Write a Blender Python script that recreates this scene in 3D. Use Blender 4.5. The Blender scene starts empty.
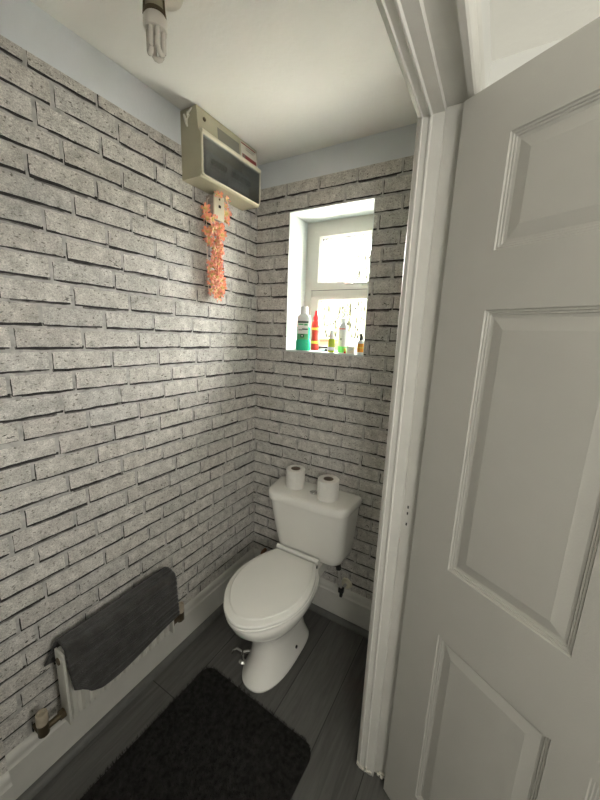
import bpy, bmesh, math, random
from mathutils import Vector, Matrix, Euler

random.seed(11)
S = bpy.context.scene
COL = S.collection
R = math.radians

# ------------------------------------------------------------------ camera
F, YAW, PITCH, ROLL = 331.21, -0.5271, -0.1995, 0.0389
CAM = Vector((1.1602, -1.4806, 1.5348))
fw = Vector((math.sin(YAW) * math.cos(PITCH), math.cos(YAW) * math.cos(PITCH), math.sin(PITCH)))
rt = Vector((math.cos(YAW), -math.sin(YAW), 0))
up = rt.cross(fw)
c_, s_ = math.cos(ROLL), math.sin(ROLL)
rt, up = c_ * rt + s_ * up, -s_ * rt + c_ * up
cam_d = bpy.data.cameras.new('camera')
cam = bpy.data.objects.new('camera', cam_d)
COL.objects.link(cam)
cam_d.sensor_fit = 'HORIZONTAL'
cam_d.sensor_width = 36
cam_d.lens = 36 * F / 600
cam_d.clip_start = 0.01
cam.matrix_world = Matrix(((rt.x, up.x, -fw.x, CAM.x), (rt.y, up.y, -fw.y, CAM.y), (rt.z, up.z, -fw.z, CAM.z), (0, 0, 0, 1)))
S.camera = cam

# ------------------------------------------------------------------ world, lights, exposure
w = bpy.data.worlds.new('overcast_sky')
S.world = w
w.use_nodes = True
bg = w.node_tree.nodes['Background']
bg.inputs['Color'].default_value = (1.0, 0.99, 0.955, 1)
bg.inputs['Strength'].default_value = 44.0


def area(name, loc, look, sx, sy, power, color=(1, 1, 1), portal=False):
    d = bpy.data.lights.new(name, 'AREA')
    d.shape = 'RECTANGLE'
    d.size, d.size_y = sx, sy
    d.energy = power
    d.color = color
    o = bpy.data.objects.new(name, d)
    COL.objects.link(o)
    o.location = loc
    o.rotation_euler = Vector(look).to_track_quat('-Z', 'Y').to_euler()
    if portal:
        d.cycles.is_portal = True
    return o


area('window_portal', (0.415, 0.34, 1.775), (0, -1, 0), 0.5, 0.72, 1, portal=True)
area('hall_side_fill', (2.385, -1.32, 1.85), (-1, 0.0, 0.16), 0.45, 0.8, 8.0, (1.0, 0.97, 0.90))  # added unseen fill lamp, brightens the left wall through the doorway
area('hall_far_fill', (2.05, -2.55, 1.68), (-0.66, 1, 0.02), 0.5, 0.7, 5.0, (1.0, 0.97, 0.90))  # second added fill lamp out of view, for the toilet and back wall

S.view_settings.view_transform = 'Standard'
S.view_settings.look = 'None'
S.view_settings.gamma = 1
S.view_settings.use_curve_mapping = False
S.view_settings.exposure = 1.65


# ------------------------------------------------------------------ node helpers
def new_mat(name, color, rough=0.5, metal=0.0, spec=0.5, trans=0.0, ior=1.45, coat=0.0):
    m = bpy.data.materials.new(name)
    m.use_nodes = True
    b = m.node_tree.nodes['Principled BSDF']
    b.inputs['Base Color'].default_value = (*color, 1)
    b.inputs['Roughness'].default_value = rough
    b.inputs['Metallic'].default_value = metal
    b.inputs['Specular IOR Level'].default_value = spec
    b.inputs['Transmission Weight'].default_value = trans
    b.inputs['IOR'].default_value = ior
    b.inputs['Coat Weight'].default_value = coat
    return m


def nd(m, typ, **kw):
    n = m.node_tree.nodes.new(typ)
    for k, v in kw.items():
        if hasattr(n, k) and not k[0].isupper():
            setattr(n, k, v)
        else:
            n.inputs[k].default_value = v
    return n


def ln(m, a, ao, b, bi):
    m.node_tree.links.new(a.outputs[ao], b.inputs[bi])


def bsdf(m):
    return m.node_tree.nodes['Principled BSDF']


def mottled(name, color, rough=0.5, amount=0.1, scale=8.0, bump=0.0, bscale=80.0, spec=0.5, detail=4, coat=0.0, stretch=(1, 1, 1)):
    """plain finish with slight tone variation and optional bump"""
    m = new_mat(name, color, rough, spec=spec, coat=coat)
    tc = nd(m, 'ShaderNodeTexCoord')
    mp = nd(m, 'ShaderNodeMapping')
    mp.inputs['Scale'].default_value = stretch
    ln(m, tc, 'Object', mp, 'Vector')
    n = nd(m, 'ShaderNodeTexNoise', Scale=scale, Detail=detail)
    ln(m, mp, 'Vector', n, 'Vector')
    r = nd(m, 'ShaderNodeMapRange')
    r.inputs['From Min'].default_value = 0.3
    r.inputs['From Max'].default_value = 0.7
    r.inputs['To Min'].default_value = 1 - amount
    r.inputs['To Max'].default_value = 1 + amount * 0.4
    ln(m, n, 'Fac', r, 'Value')
    mx = nd(m, 'ShaderNodeMix', data_type='RGBA', blend_type='MULTIPLY')
    mx.inputs[0].default_value = 1
    mx.inputs[6].default_value = (*color, 1)
    ln(m, r, 'Result', mx, 7)
    m.node_tree.links.new(mx.outputs[2], bsdf(m).inputs['Base Color'])
    if bump:
        n2 = nd(m, 'ShaderNodeTexNoise', Scale=bscale, Detail=5)
        ln(m, mp, 'Vector', n2, 'Vector')
        b = nd(m, 'ShaderNodeBump', Strength=bump, Distance=0.004)
        ln(m, n2, 'Fac', b, 'Height')
        ln(m, b, 'Normal', bsdf(m), 'Normal')
    return m


# ------------------------------------------------------------------ materials
M = {}
M['paint_wall'] = mottled('paint_pale_blue', (0.74, 0.77, 0.79), 0.75, 0.06, 5, 0.25, 120)
M['ceiling'] = mottled('paint_ceiling', (0.87, 0.86, 0.81), 0.8, 0.05, 3, 0.3, 60)
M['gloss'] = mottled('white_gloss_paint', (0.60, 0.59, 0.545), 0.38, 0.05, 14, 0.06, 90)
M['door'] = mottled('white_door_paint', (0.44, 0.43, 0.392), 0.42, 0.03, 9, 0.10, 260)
M['hall_wall'] = mottled('hall_wall_paint', (0.66, 0.66, 0.63), 0.8, 0.04, 4)
M['reveal'] = mottled('window_reveal_paint', (0.60, 0.64, 0.62), 0.45, 0.04, 10, 0.1, 60)
M['upvc'] = new_mat('white_window_plastic', (0.56, 0.55, 0.50), 0.35)
M['gasket'] = new_mat('black_gasket', (0.03, 0.03, 0.03), 0.6)
M['ceramic'] = mottled('white_ceramic', (0.86, 0.85, 0.795), 0.13, 0.02, 6, coat=0.3)
M['seat'] = mottled('white_seat_plastic', (0.84, 0.835, 0.785), 0.26, 0.02, 6)
M['chrome'] = new_mat('chrome', (0.75, 0.75, 0.74), 0.15, 1.0)
M['copper'] = new_mat('dull_copper', (0.28, 0.15, 0.09), 0.4, 0.9)
M['brass'] = new_mat('tarnished_brass', (0.14, 0.11, 0.07), 0.5, 0.8)
M['black'] = new_mat('black_plastic', (0.012, 0.012, 0.012), 0.4)
M['cap_beige'] = mottled('aged_valve_cap', (0.50, 0.43, 0.33), 0.5, 0.2, 40)
M['radiator'] = mottled('radiator_enamel', (0.64, 0.63, 0.57), 0.35, 0.05, 12)
M['tissue'] = mottled('toilet_tissue', (0.83, 0.81, 0.76), 0.95, 0.04, 60, 0.3, 140, spec=0.1)
M['card'] = new_mat('cardboard_core', (0.20, 0.16, 0.12), 0.9)
M['fuse'] = mottled('beige_fuse_box', (0.42, 0.39, 0.28), 0.45, 0.06, 10)
M['fuse_cream'] = mottled('cream_fuse_trim', (0.66, 0.62, 0.49), 0.4, 0.05, 10)
M['grey_label'] = new_mat('grey_label', (0.20, 0.19, 0.16), 0.6)
M['red_label'] = new_mat('red_label', (0.24, 0.035, 0.03), 0.5)
M['white_label'] = new_mat('white_label', (0.68, 0.66, 0.58), 0.5)
M['breaker'] = new_mat('grey_breaker', (0.40, 0.42, 0.43), 0.45)
M['breaker_dark'] = new_mat('dark_breaker', (0.02, 0.022, 0.025), 0.45)
M['breaker_pale'] = new_mat('pale_breaker_label', (0.55, 0.57, 0.56), 0.5)
M['plate'] = mottled('cream_switch_plate', (0.70, 0.66, 0.52), 0.4, 0.08, 30)
M['plaster_bit'] = new_mat('smeared_filler', (0.75, 0.72, 0.64), 0.9)
M['lamp_holder'] = new_mat('yellowed_lamp_holder', (0.36, 0.32, 0.23), 0.45)
M['lamp_white'] = new_mat('white_lamp_base', (0.74, 0.71, 0.64), 0.35)
M['lamp_tube'] = new_mat('bulb_tube', (0.74, 0.70, 0.62), 0.12, coat=0.4)

# smoked clear cover
m = bpy.data.materials.new('smoked_cover'); m.use_nodes = True
nt = m.node_tree; nt.nodes.clear()
o_ = nt.nodes.new('ShaderNodeOutputMaterial'); t_ = nt.nodes.new('ShaderNodeBsdfTransparent'); g_ = nt.nodes.new('ShaderNodeBsdfGlossy'); x_ = nt.nodes.new('ShaderNodeMixShader')
t_.inputs['Color'].default_value = (0.58, 0.60, 0.61, 1); g_.inputs['Roughness'].default_value = 0.22
g_.inputs['Color'].default_value = (0.9, 0.9, 0.9, 1); x_.inputs['Fac'].default_value = 0.20
nt.links.new(t_.outputs[0], x_.inputs[1]); nt.links.new(g_.outputs[0], x_.inputs[2]); nt.links.new(x_.outputs[0], o_.inputs[0])
M['smoked'] = m

# patterned ("rain") glass: wavy vertical ridges pressed in, dark refraction streaks painted into its colour
m = bpy.data.materials.new('patterned_glass'); m.use_nodes = True
nt = m.node_tree; nt.nodes.clear()
o_ = nt.nodes.new('ShaderNodeOutputMaterial')
tc = nt.nodes.new('ShaderNodeTexCoord'); mp = nt.nodes.new('ShaderNodeMapping')
mp.inputs['Scale'].default_value = (150, 1, 20)
nz = nt.nodes.new('ShaderNodeTexNoise'); nz.inputs['Scale'].default_value = 1.0; nz.inputs['Detail'].default_value = 2.0; nz.inputs['Distortion'].default_value = 1.2
rm = nt.nodes.new('ShaderNodeValToRGB')
rm.color_ramp.elements[0].position = 0.50; rm.color_ramp.elements[0].color = (1, 1, 1, 1)
rm.color_ramp.elements[1].position = 0.60; rm.color_ramp.elements[1].color = (0.22, 0.22, 0.20, 1)
t_ = nt.nodes.new('ShaderNodeBsdfTransparent'); rf = nt.nodes.new('ShaderNodeBsdfRefraction'); x_ = nt.nodes.new('ShaderNodeMixShader')
rf.inputs['IOR'].default_value = 1.12; rf.inputs['Roughness'].default_value = 0.15
bp = nt.nodes.new('ShaderNodeBump'); bp.inputs['Strength'].default_value = 0.8; bp.inputs['Distance'].default_value = 0.004
nt.links.new(tc.outputs['Object'], mp.inputs['Vector']); nt.links.new(mp.outputs[0], nz.inputs['Vector']); nt.links.new(nz.outputs['Fac'], rm.inputs['Fac'])
nt.links.new(rm.outputs[0], t_.inputs['Color']); nt.links.new(rm.outputs[0], rf.inputs['Color'])
nt.links.new(nz.outputs['Fac'], bp.inputs['Height']); nt.links.new(bp.outputs[0], rf.inputs['Normal'])
x_.inputs['Fac'].default_value = 0.35
nt.links.new(t_.outputs[0], x_.inputs[1]); nt.links.new(rf.outputs[0], x_.inputs[2]); nt.links.new(x_.outputs[0], o_.inputs[0])
M['glass'] = m


# printed brick wallpaper: body / mortar / dark line
def brick_mat():
    m = new_mat('wallpaper_brick_print', (0.5, 0.5, 0.5), 0.62, spec=0.3)
    tc = nd(m, 'ShaderNodeTexCoord')
    at = nd(m, 'ShaderNodeVertexColor', layer_name='tone')
    n1 = nd(m, 'ShaderNodeTexNoise', Scale=26.0, Detail=6.0, Roughness=0.65)
    ln(m, tc, 'Object', n1, 'Vector')
    mp = nd(m, 'ShaderNodeMapping')
    mp.inputs['Scale'].default_value = (60, 60, 150)
    mp.inputs['Rotation'].default_value = (0.5, 0.4, 0)
    ln(m, tc, 'Object', mp, 'Vector')
    n2 = nd(m, 'ShaderNodeTexNoise', Scale=2.6, Detail=6.0, Roughness=0.8)
    ln(m, mp, 'Vector', n2, 'Vector')
    pit = nd(m, 'ShaderNodeTexNoise', Scale=120.0, Detail=2.0)
    mp2 = nd(m, 'ShaderNodeMapping')
    mp2.inputs['Scale'].default_value = (0.7, 0.7, 1.2)
    ln(m, tc, 'Object', mp2, 'Vector')
    ln(m, mp2, 'Vector', pit, 'Vector')
    r1 = nd(m, 'ShaderNodeValToRGB')
    r1.color_ramp.elements[0].position = 0.32; r1.color_ramp.elements[0].color = (0.31, 0.295, 0.265, 1)
    r1.color_ramp.elements[1].position = 0.65; r1.color_ramp.elements[1].color = (0.85, 0.82, 0.765, 1)
    ad = nd(m, 'ShaderNodeMath', operation='ADD')
    ml = nd(m, 'ShaderNodeMath', operation='MULTIPLY')
    ml.inputs[1].default_value = 0.5
    ln(m, n1, 'Fac', ad, 0); ln(m, n2, 'Fac', ad, 1); ln(m, ad, 'Value', ml, 0)
    ln(m, ml, 'Value', r1, 'Fac')
    r2 = nd(m, 'ShaderNodeValToRGB')
    r2.color_ramp.elements[0].position = 0.30; r2.color_ramp.elements[0].color = (0.38, 0.37, 0.35, 1)
    r2.color_ramp.elements[1].position = 0.39; r2.color_ramp.elements[1].color = (1, 1, 1, 1)
    ln(m, pit, 'Fac', r2, 'Fac')
    a = nd(m, 'ShaderNodeMix', data_type='RGBA', blend_type='MULTIPLY'); a.inputs[0].default_value = 1
    b = nd(m, 'ShaderNodeMix', data_type='RGBA', blend_type='MULTIPLY'); b.inputs[0].default_value = 1
    ln(m, r1, 'Color', a, 6); ln(m, r2, 'Color', a, 7)
    fine = nd(m, 'ShaderNodeTexNoise', Scale=330.0, Detail=2.0)
    ln(m, tc, 'Object', fine, 'Vector')
    r3 = nd(m, 'ShaderNodeMapRange')
    r3.inputs['From Min'].default_value = 0.33; r3.inputs['From Max'].default_value = 0.67
    r3.inputs['To Min'].default_value = 0.74; r3.inputs['To Max'].default_value = 1.14
    ln(m, fine, 'Fac', r3, 'Value')
    c = nd(m, 'ShaderNodeMix', data_type='RGBA', blend_type='MULTIPLY'); c.inputs[0].default_value = 1
    m.node_tree.links.new(a.outputs[2], c.inputs[6]); ln(m, r3, 'Result', c, 7)
    m.node_tree.links.new(c.outputs[2], b.inputs[6]); ln(m, at, 'Color', b, 7)
    m.node_tree.links.new(b.outputs[2], bsdf(m).inputs['Base Color'])
    bp = nd(m, 'ShaderNodeBump', Strength=0.35, Distance=0.002)
    ln(m, ml, 'Value', bp, 'Height'); ln(m, bp, 'Normal', bsdf(m), 'Normal')
    return m


M['brick'] = brick_mat()
M['mortar'] = mottled('wallpaper_mortar_print', (0.50, 0.485, 0.455), 0.65, 0.35, 40, 0.2, 150, spec=0.3)
M['joint'] = mottled('wallpaper_joint_print', (0.042, 0.040, 0.038), 0.7, 0.5, 50, spec=0.2)
M['chip'] = mottled('wallpaper_chip_print', (0.09, 0.085, 0.08), 0.7, 0.5, 90, spec=0.2)


def floor_mat():
    m = new_mat('dark_grey_laminate', (0.05, 0.05, 0.05), 0.42)
    tc = nd(m, 'ShaderNodeTexCoord')
    mp = nd(m, 'ShaderNodeMapping'); mp.inputs['Rotation'].default_value = (0, 0, R(90))
    ln(m, tc, 'Object', mp, 'Vector')
    br = nd(m, 'ShaderNodeTexBrick', offset=0.37)
    br.inputs['Color1'].default_value = (0.105, 0.102, 0.095, 1)
    br.inputs['Color2'].default_value = (0.080, 0.078, 0.073, 1)
    br.inputs['Mortar'].default_value = (0.02, 0.02, 0.02, 1)
    br.inputs['Scale'].default_value = 1
    br.inputs['Mortar Size'].default_value = 0.0016
    br.inputs['Brick Width'].default_value = 1.2
    br.inputs['Row Height'].default_value = 0.19
    ln(m, mp, 'Vector', br, 'Vector')
    mg = nd(m, 'ShaderNodeMapping'); mg.inputs['Scale'].default_value = (26, 2.2, 1)
    ln(m, tc, 'Object', mg, 'Vector')
    n = nd(m, 'ShaderNodeTexNoise', Scale=2.2, Detail=7.0, Roughness=0.65, Distortion=0.6)
    ln(m, mg, 'Vector', n, 'Vector')
    r = nd(m, 'ShaderNodeMapRange')
    r.inputs['From Min'].default_value = 0.3; r.inputs['From Max'].default_value = 0.7
    r.inputs['To Min'].default_value = 0.70; r.inputs['To Max'].default_value = 1.28
    ln(m, n, 'Fac', r, 'Value')
    a = nd(m, 'ShaderNodeMix', data_type='RGBA', blend_type='MULTIPLY'); a.inputs[0].default_value = 1
    ln(m, br, 'Color', a, 6); ln(m, r, 'Result', a, 7)
    m.node_tree.links.new(a.outputs[2], bsdf(m).inputs['Base Color'])
    b = nd(m, 'ShaderNodeBump', Strength=0.15, Distance=0.002)
    ln(m, n, 'Fac', b, 'Height'); ln(m, b, 'Normal', bsdf(m), 'Normal')
    return m


M['floor'] = floor_mat()
M['scotia'] = mottled('grey_floor_bead', (0.13, 0.13, 0.12), 0.5, 0.15, 30)


# ------------------------------------------------------------------ mesh helpers
def bm_obj(name, bm, mats, parent=None, smooth=True, angle=35):
    if not isinstance(mats, (list, tuple)):
        mats = [mats]
    bmesh.ops.recalc_face_normals(bm, faces=bm.faces)
    me = bpy.data.meshes.new(name)
    bm.to_mesh(me); bm.free()
    for x in mats:
        me.materials.append(x)
    o = bpy.data.objects.new(name, me)
    COL.objects.link(o)
    if smooth:
        me.polygons.foreach_set('use_smooth', [True] * len(me.polygons))
        me.set_sharp_from_angle(angle=R(angle))
    if parent is not None:
        o.parent = parent
    return o


def tag(o, label=None, cat=None, group=None, kind=None):
    if label: o['label'] = label
    if cat: o['category'] = cat
    if group: o['group'] = group
    if kind: o['kind'] = kind
    return o


def empty(name, loc, label, cat, rz=0.0, group=None):
    o = bpy.data.objects.new(name, None)
    COL.objects.link(o)
    o.location = loc
    o.rotation_euler = (0, 0, rz)
    o.empty_display_size = 0.05
    return tag(o, label, cat, group)


def box(bm, x0, x1, y0, y1, z0, z1, mi=0, bevel=0.0, seg=2):
    mat = Matrix.Translation(((x0 + x1) / 2, (y0 + y1) / 2, (z0 + z1) / 2)) @ Matrix.Diagonal((x1 - x0, y1 - y0, z1 - z0, 1))
    r = bmesh.ops.create_cube(bm, size=1, matrix=mat)
    fs = set(f for v in r['verts'] for f in v.link_faces)
    for f in fs: f.material_index = mi
    if bevel:
        es = list(set(e for v in r['verts'] for e in v.link_edges))
        rb = bmesh.ops.bevel(bm, geom=es, offset=bevel, segments=seg, affect='EDGES', profile=0.5)
        for f in rb['faces']: f.material_index = mi


def cyl(bm, p0, p1, r0, r1=None, seg=20, mi=0, caps=True):
    p0, p1 = Vector(p0), Vector(p1)
    r1 = r0 if r1 is None else r1
    d = p1 - p0
    q = d.to_track_quat('Z', 'Y').to_matrix().to_4x4()
    mat = Matrix.Translation((p0 + p1) / 2) @ q
    r = bmesh.ops.create_cone(bm, cap_ends=caps, segments=seg, radius1=r0, radius2=r1, depth=d.length, matrix=mat)
    for f in set(f for v in r['verts'] for f in v.link_faces): f.material_index = mi


def tube(bm, pts, rad, seg=10, mi=0):
    pts = [Vector(p) for p in pts]
    rings = []
    for i, p in enumerate(pts):
        t = (pts[min(i + 1, len(pts) - 1)] - pts[max(i - 1, 0)]).normalized()
        a = t.cross(Vector((0.13, 0.31, 1))).normalized() if abs(t.z) < 0.95 else t.cross(Vector((1, 0.1, 0))).normalized()
        b = t.cross(a)
        rr = rad[i] if isinstance(rad, (list, tuple)) else rad
        rings.append([bm.verts.new(p + a * math.cos(k * 2 * math.pi / seg) * rr + b * math.sin(k * 2 * math.pi / seg) * rr) for k in range(seg)])
    loft(bm, rings, mi)


def loft(bm, rings, mi=0, cap0=True, cap1=True):
    n = len(rings[0])
    for a, b in zip(rings[:-1], rings[1:]):
        for k in range(n):
            f = bm.faces.new((a[k], a[(k + 1) % n], b[(k + 1) % n], b[k])); f.material_index = mi
    if cap0: bm.faces.new(list(reversed(rings[0]))).material_index = mi
    if cap1: bm.faces.new(rings[-1]).material_index = mi


def lathe(bm, prof, center=(0, 0, 0), seg=28, mi=0, sx=1.0, sy=1.0, cap0=True, cap1=True):
    c = Vector(center)
    rings = []
    for r, z in prof:
        rings.append([bm.verts.new(c + Vector((r * sx * math.cos(2 * math.pi * k / seg), r * sy * math.sin(2 * math.pi * k / seg), z))) for k in range(seg)])
    if isinstance(mi, int):
        loft(bm, rings, mi, cap0, cap1)
    else:
        for i in range(len(rings) - 1):
            loft(bm, rings[i:i + 2], mi[i], cap0 and i == 0, cap1 and i == len(rings) - 2)


def prism(bm, prof, axis, a0, a1, mi=0):
    """extrude a closed 2D profile (u, z) along an axis; axis 'y': u = x, axis 'x': u = y"""
    def P(u, z, a):
        return (u, a, z) if axis == 'y' else (a, u, z)
    r0 = [bm.verts.new(P(u, z, a0)) for u, z in prof]
    r1 = [bm.verts.new(P(u, z, a1)) for u, z in prof]
    loft(bm, [r0, r1], mi)


def rring(x0, x1, y0, y1, r, z, n=6):
    """rounded rectangle outline"""
    pts = []
    r = min(r, (x1 - x0) / 2 - 1e-4, (y1 - y0) / 2 - 1e-4)
    for cx, cy, a0 in ((x1 - r, y1 - r, 0), (x0 + r, y1 - r, 90), (x0 + r, y0 + r, 180), (x1 - r, y0 + r, 270)):
        for k in range(n + 1):
            a = R(a0 + 90 * k / n)
            pts.append((cx + r * math.cos(a), cy + r * math.sin(a), z))
    return pts


# ------------------------------------------------------------------ room dimensions
H = 2.35
W = 0.915         # room side of the doorway partition
WH = 1.03         # hall side of it
JY = -0.5545      # face of the far jamb
HZ = 2.053        # underside of the door head
YN = -1.251       # narrow nib at the near end of the left wall
FRONT = -1.62
WX0, WX1, WZ0, WZ1 = 0.200, 0.630, 1.440, 2.109     # window opening
PAPER_TOP = 2.238


def struct(name, bm, mats, parent=None, **k):
    o = bm_obj(name, bm, mats, parent, **k)
    if parent is None: o['kind'] = 'structure'
    return o


# floor and ceiling
bm = bmesh.new(); box(bm, -0.15, 2.5, -3.0, 0.32, -0.1, 0); struct('floor', bm, M['floor'], smooth=False)
bm = bmesh.new(); box(bm, -0.15, 2.5, -3.0, 0.32, H, H + 0.1); struct('ceiling', bm, M['ceiling'], smooth=False)


# ---- wallpaper drawn brick by brick
def clip_poly(poly, axis, val, keep_less):
    out = []
    for i in range(len(poly)):
        a, b = poly[i], poly[(i + 1) % len(poly)]
        ia = (a[axis] <= val) == keep_less
        ib = (b[axis] <= val) == keep_less
        if ia: out.append(a)
        if ia != ib:
            t = (val - a[axis]) / (b[axis] - a[axis])
            p = [a[0] + t * (b[0] - a[0]), a[1] + t * (b[1] - a[1])]
            p[axis] = val
            out.append(tuple(p))
    return out


def clip_rect(poly, u0, u1, z0, z1):
    for ax, v, kl in ((0, u0, False), (0, u1, True), (1, z0, False), (1, z1, True)):
        poly = clip_poly(poly, ax, v, kl)
        if len(poly) < 3: return None
    return poly


def brick_outline(u0, u1, z0, z1, rng, jb, jt):
    """slightly wobbly brick outline; (u, z) counter-clockwise"""
    pts = []
    n = 9
    wob = [rng.uniform(-1, 1) for _ in range(6)]
    def W_(t, ph, amp):
        return amp * (math.sin(t * 5 + wob[ph] * 6) * 0.5 + math.sin(t * 13 + wob[ph + 1] * 6) * 0.35 + rng.uniform(-0.5, 0.5))
    for k in range(n + 1):
        t = k / n; pts.append((u0 + (u1 - u0) * t, z0 + W_(t, 0, jb)))
    for k in range(1, 3):
        t = k / 3; pts.append((u1 + rng.uniform(-1, 1) * 0.0014, z0 + (z1 - z0) * t))
    for k in range(n + 1):
        t = 1 - k / n; pts.append((u0 + (u1 - u0) * t, z1 + W_(t, 2, jt)))
    for k in range(1, 3):
        t = 1 - k / 3; pts.append((u0 + rng.uniform(-1, 1) * 0.0014, z0 + (z1 - z0) * t))
    return pts


def paper(bm, place, rects, zphase, skew, u_min, u_max, offs, seed, pitch=0.0669, blen=0.184):
    """place(u, z, d) -> 3D; offs(row) -> phase of the vertical joints"""
    tone = bm.loops.layers.color.new('tone')
    rng = random.Random(seed)

    def poly(pts, d, mi, col=(1, 1, 1)):
        for rc in rects:
            q = clip_rect(pts, *rc)
            if not q: continue
            ded = []
            for p in q:
                if not ded or (abs(p[0] - ded[-1][0]) + abs(p[1] - ded[-1][1])) > 1e-6: ded.append(p)
            if len(ded) > 2 and (abs(ded[0][0] - ded[-1][0]) + abs(ded[0][1] - ded[-1][1])) < 1e-6: ded.pop()
            if len(ded) < 3: continue
            f = bm.faces.new([bm.verts.new(place(u, z, d)) for u, z in ded])
            f.material_index = mi
            for l in f.loops: l[tone] = (*col, 1)
    for rc in rects:
        poly([(rc[0], rc[2]), (rc[1], rc[2]), (rc[1], rc[3]), (rc[0], rc[3])], 0.0004, 1)
    r0 = int((0 - zphase) / pitch) - 2
    for row in range(r0, r0 + 42):
        zj = zphase + row * pitch            # dark joint below this row of bricks
        off = offs(row)
        k0 = int((u_min - off) / blen) - 2
        k = k0
        ub = [off + kk * blen + rng.uniform(-0.010, 0.010) for kk in range(k0, k0 + 14)]
        for i in range(len(ub) - 1):
            u0, u1 = ub[i], ub[i + 1]
            if u1 < u_min or u0 > u_max: continue
            if rng.random() < 0.06:          # a brick cut in two tones
                pass
            sk = skew(0.5 * (u0 + u1))
            z0, z1 = zj + 0.003 + sk, zj + pitch - 0.0105 + sk + rng.uniform(-0.002, 0.002)
            z0 += rng.uniform(-0.0012, 0.0012)
            g = rng.uniform(0.94, 1.04)
            warm = rng.uniform(-0.004, 0.004)
            # dark printed shadow line under and left of the brick
            th = rng.uniform(0.0035, 0.0075)
            dark = brick_outline(u0 + 0.0042, u1 - 0.001 + rng.uniform(-0.010, 0.004), z0 - th, z1 - 0.010, rng, 0.0024, 0.001)
            dark = [(a, min(b, z0 + 0.003)) for a, b in dark]
            # soft grey band of the printed joint, then the dark line itself
            band = brick_outline(u0 + rng.uniform(0.0, 0.03), u1 + rng.uniform(-0.03, 0.006), z0 - th * rng.uniform(1.0, 1.7), z0 + 0.002, rng, 0.0022, 0.0004)
            poly(band, 0.0006, 4)
            poly(dark, 0.0008, 2)
            lw = rng.uniform(0.0012, 0.0030)
            lft = brick_outline(u0 + 0.0062 - lw, u0 + 0.0075, z0 - th * 0.5, z1 - rng.uniform(0.001, 0.012), rng, 0.001, 0.001)
            poly(lft, 0.0010, 2)
            br = brick_outline(u0 + 0.0055 + rng.uniform(0, 0.0015), u1 - 0.006, z0, z1, rng, 0.0016, 0.0013)
            poly(br, 0.0012, 0, (g + warm, g, g - warm))
            # chips at the corners of some bricks
            if rng.random() < 0.16:
                cu = u1 - rng.uniform(0.012, 0.04); cz = z0 + rng.uniform(0.004, 0.02)
                for _ in range(rng.randint(3, 6)):
                    a = cu + rng.uniform(-0.012, 0.012); b = cz + rng.uniform(-0.004, 0.012)
                    L = rng.uniform(0.003, 0.009); hgt = rng.uniform(0.0008, 0.0025); sl = rng.uniform(-0.5, 0.6)
                    poly([(a - L, b - L * sl), (a, b - hgt), (a + L, b + L * sl), (a, b + hgt)], 0.0015, 3)
            for _ in range(rng.randint(0, 3)):
                a = rng.uniform(u0 + 0.02, u1 - 0.02); b = rng.uniform(z0 + 0.006, z1 - 0.006); L = rng.uniform(0.001, 0.0035)
                poly([(a - L, b - L * 0.3), (a, b - 0.0007), (a + L, b + L * 0.3), (a, b + 0.0009)], 0.0015, 3)


M['joint_grey'] = mottled('wallpaper_grey_joint_print', (0.20, 0.19, 0.178), 0.7, 0.6, 60, spec=0.2)
PAPER = [M['brick'], M['mortar'], M['joint'], M['chip'], M['joint_grey']]

# left wall: painted slab with the wallpaper on it
bm = bmesh.new(); box(bm, -0.15, 0, FRONT, 0.32, 0, H); struct('wall_left', bm, M['paint_wall'], smooth=False)
wl = bpy.data.objects['wall_left']
bm = bmesh.new()
OFFL = lambda row: (0.008 if row % 2 == 0 else 0.115) + 0.02 * math.sin(row * 2.1)
paper(bm, lambda u, z, d: (d, u, z), [(YN, -0.0005, 0.19, 2.228)], 1.329 - 19 * 0.0669, lambda u: -0.013 * (u + 1.1) / 1.1, YN, 0, lambda r: OFFL(r + 1), 3)
bm_obj('wallpaper', bm, PAPER, wl, smooth=False)

# back wall with the window hole
bm = bmesh.new()
D = 0.33
box(bm, 0, WX0, 0, D, 0, H); box(bm, WX1, WH, 0, 0.172, 0, H); box(bm, WX1 + 0.054, WH, 0.172, D, 0, H); box(bm, WX0, WX1, 0, D, 0, WZ0); box(bm, WX0, WX1, 0, D, WZ1, H); box(bm, WX1, WX1 + 0.054, 0.172, D, 0, WZ0); box(bm, WX1, WX1 + 0.054, 0.172, D, WZ1, H)
wb = struct('wall_back', bm, M['paint_wall'], smooth=False)
bm = bmesh.new()
paper(bm, lambda u, z, d: (u, -d, z), [(0.0005, WX0, 0.19, PAPER_TOP), (WX1, W, 0.19, PAPER_TOP), (WX0, WX1, 0.19, WZ0), (WX0, WX1, WZ1, PAPER_TOP)],
      1.3145 - 19 * 0.0669, lambda u: 0, 0, W, lambda row: (0.109 if (row + 19) % 2 == 0 else 0.003) + 0.008 * math.sin(row * 1.7), 5)
bm_obj('wallpaper', bm, PAPER, wb, smooth=False)

# nib closing the near end of the left wall, and the rest of the near wall
bm = bmesh.new(); box(bm, 0, 0.05, FRONT, YN, 0, H)
wf = struct('wall_front', bm, M['paint_wall'], smooth=False)
bm = bmesh.new()
paper(bm, lambda u, z, d: (0.05 + d, u, z), [(FRONT, YN, 0.19, PAPER_TOP)], 1.329 - 19 * 0.0669, lambda u: 0, FRONT, YN, lambda r: 0.06 + 0.09 * (r % 2), 8)
bm_obj('wallpaper', bm, PAPER, wf, smooth=False)

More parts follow.
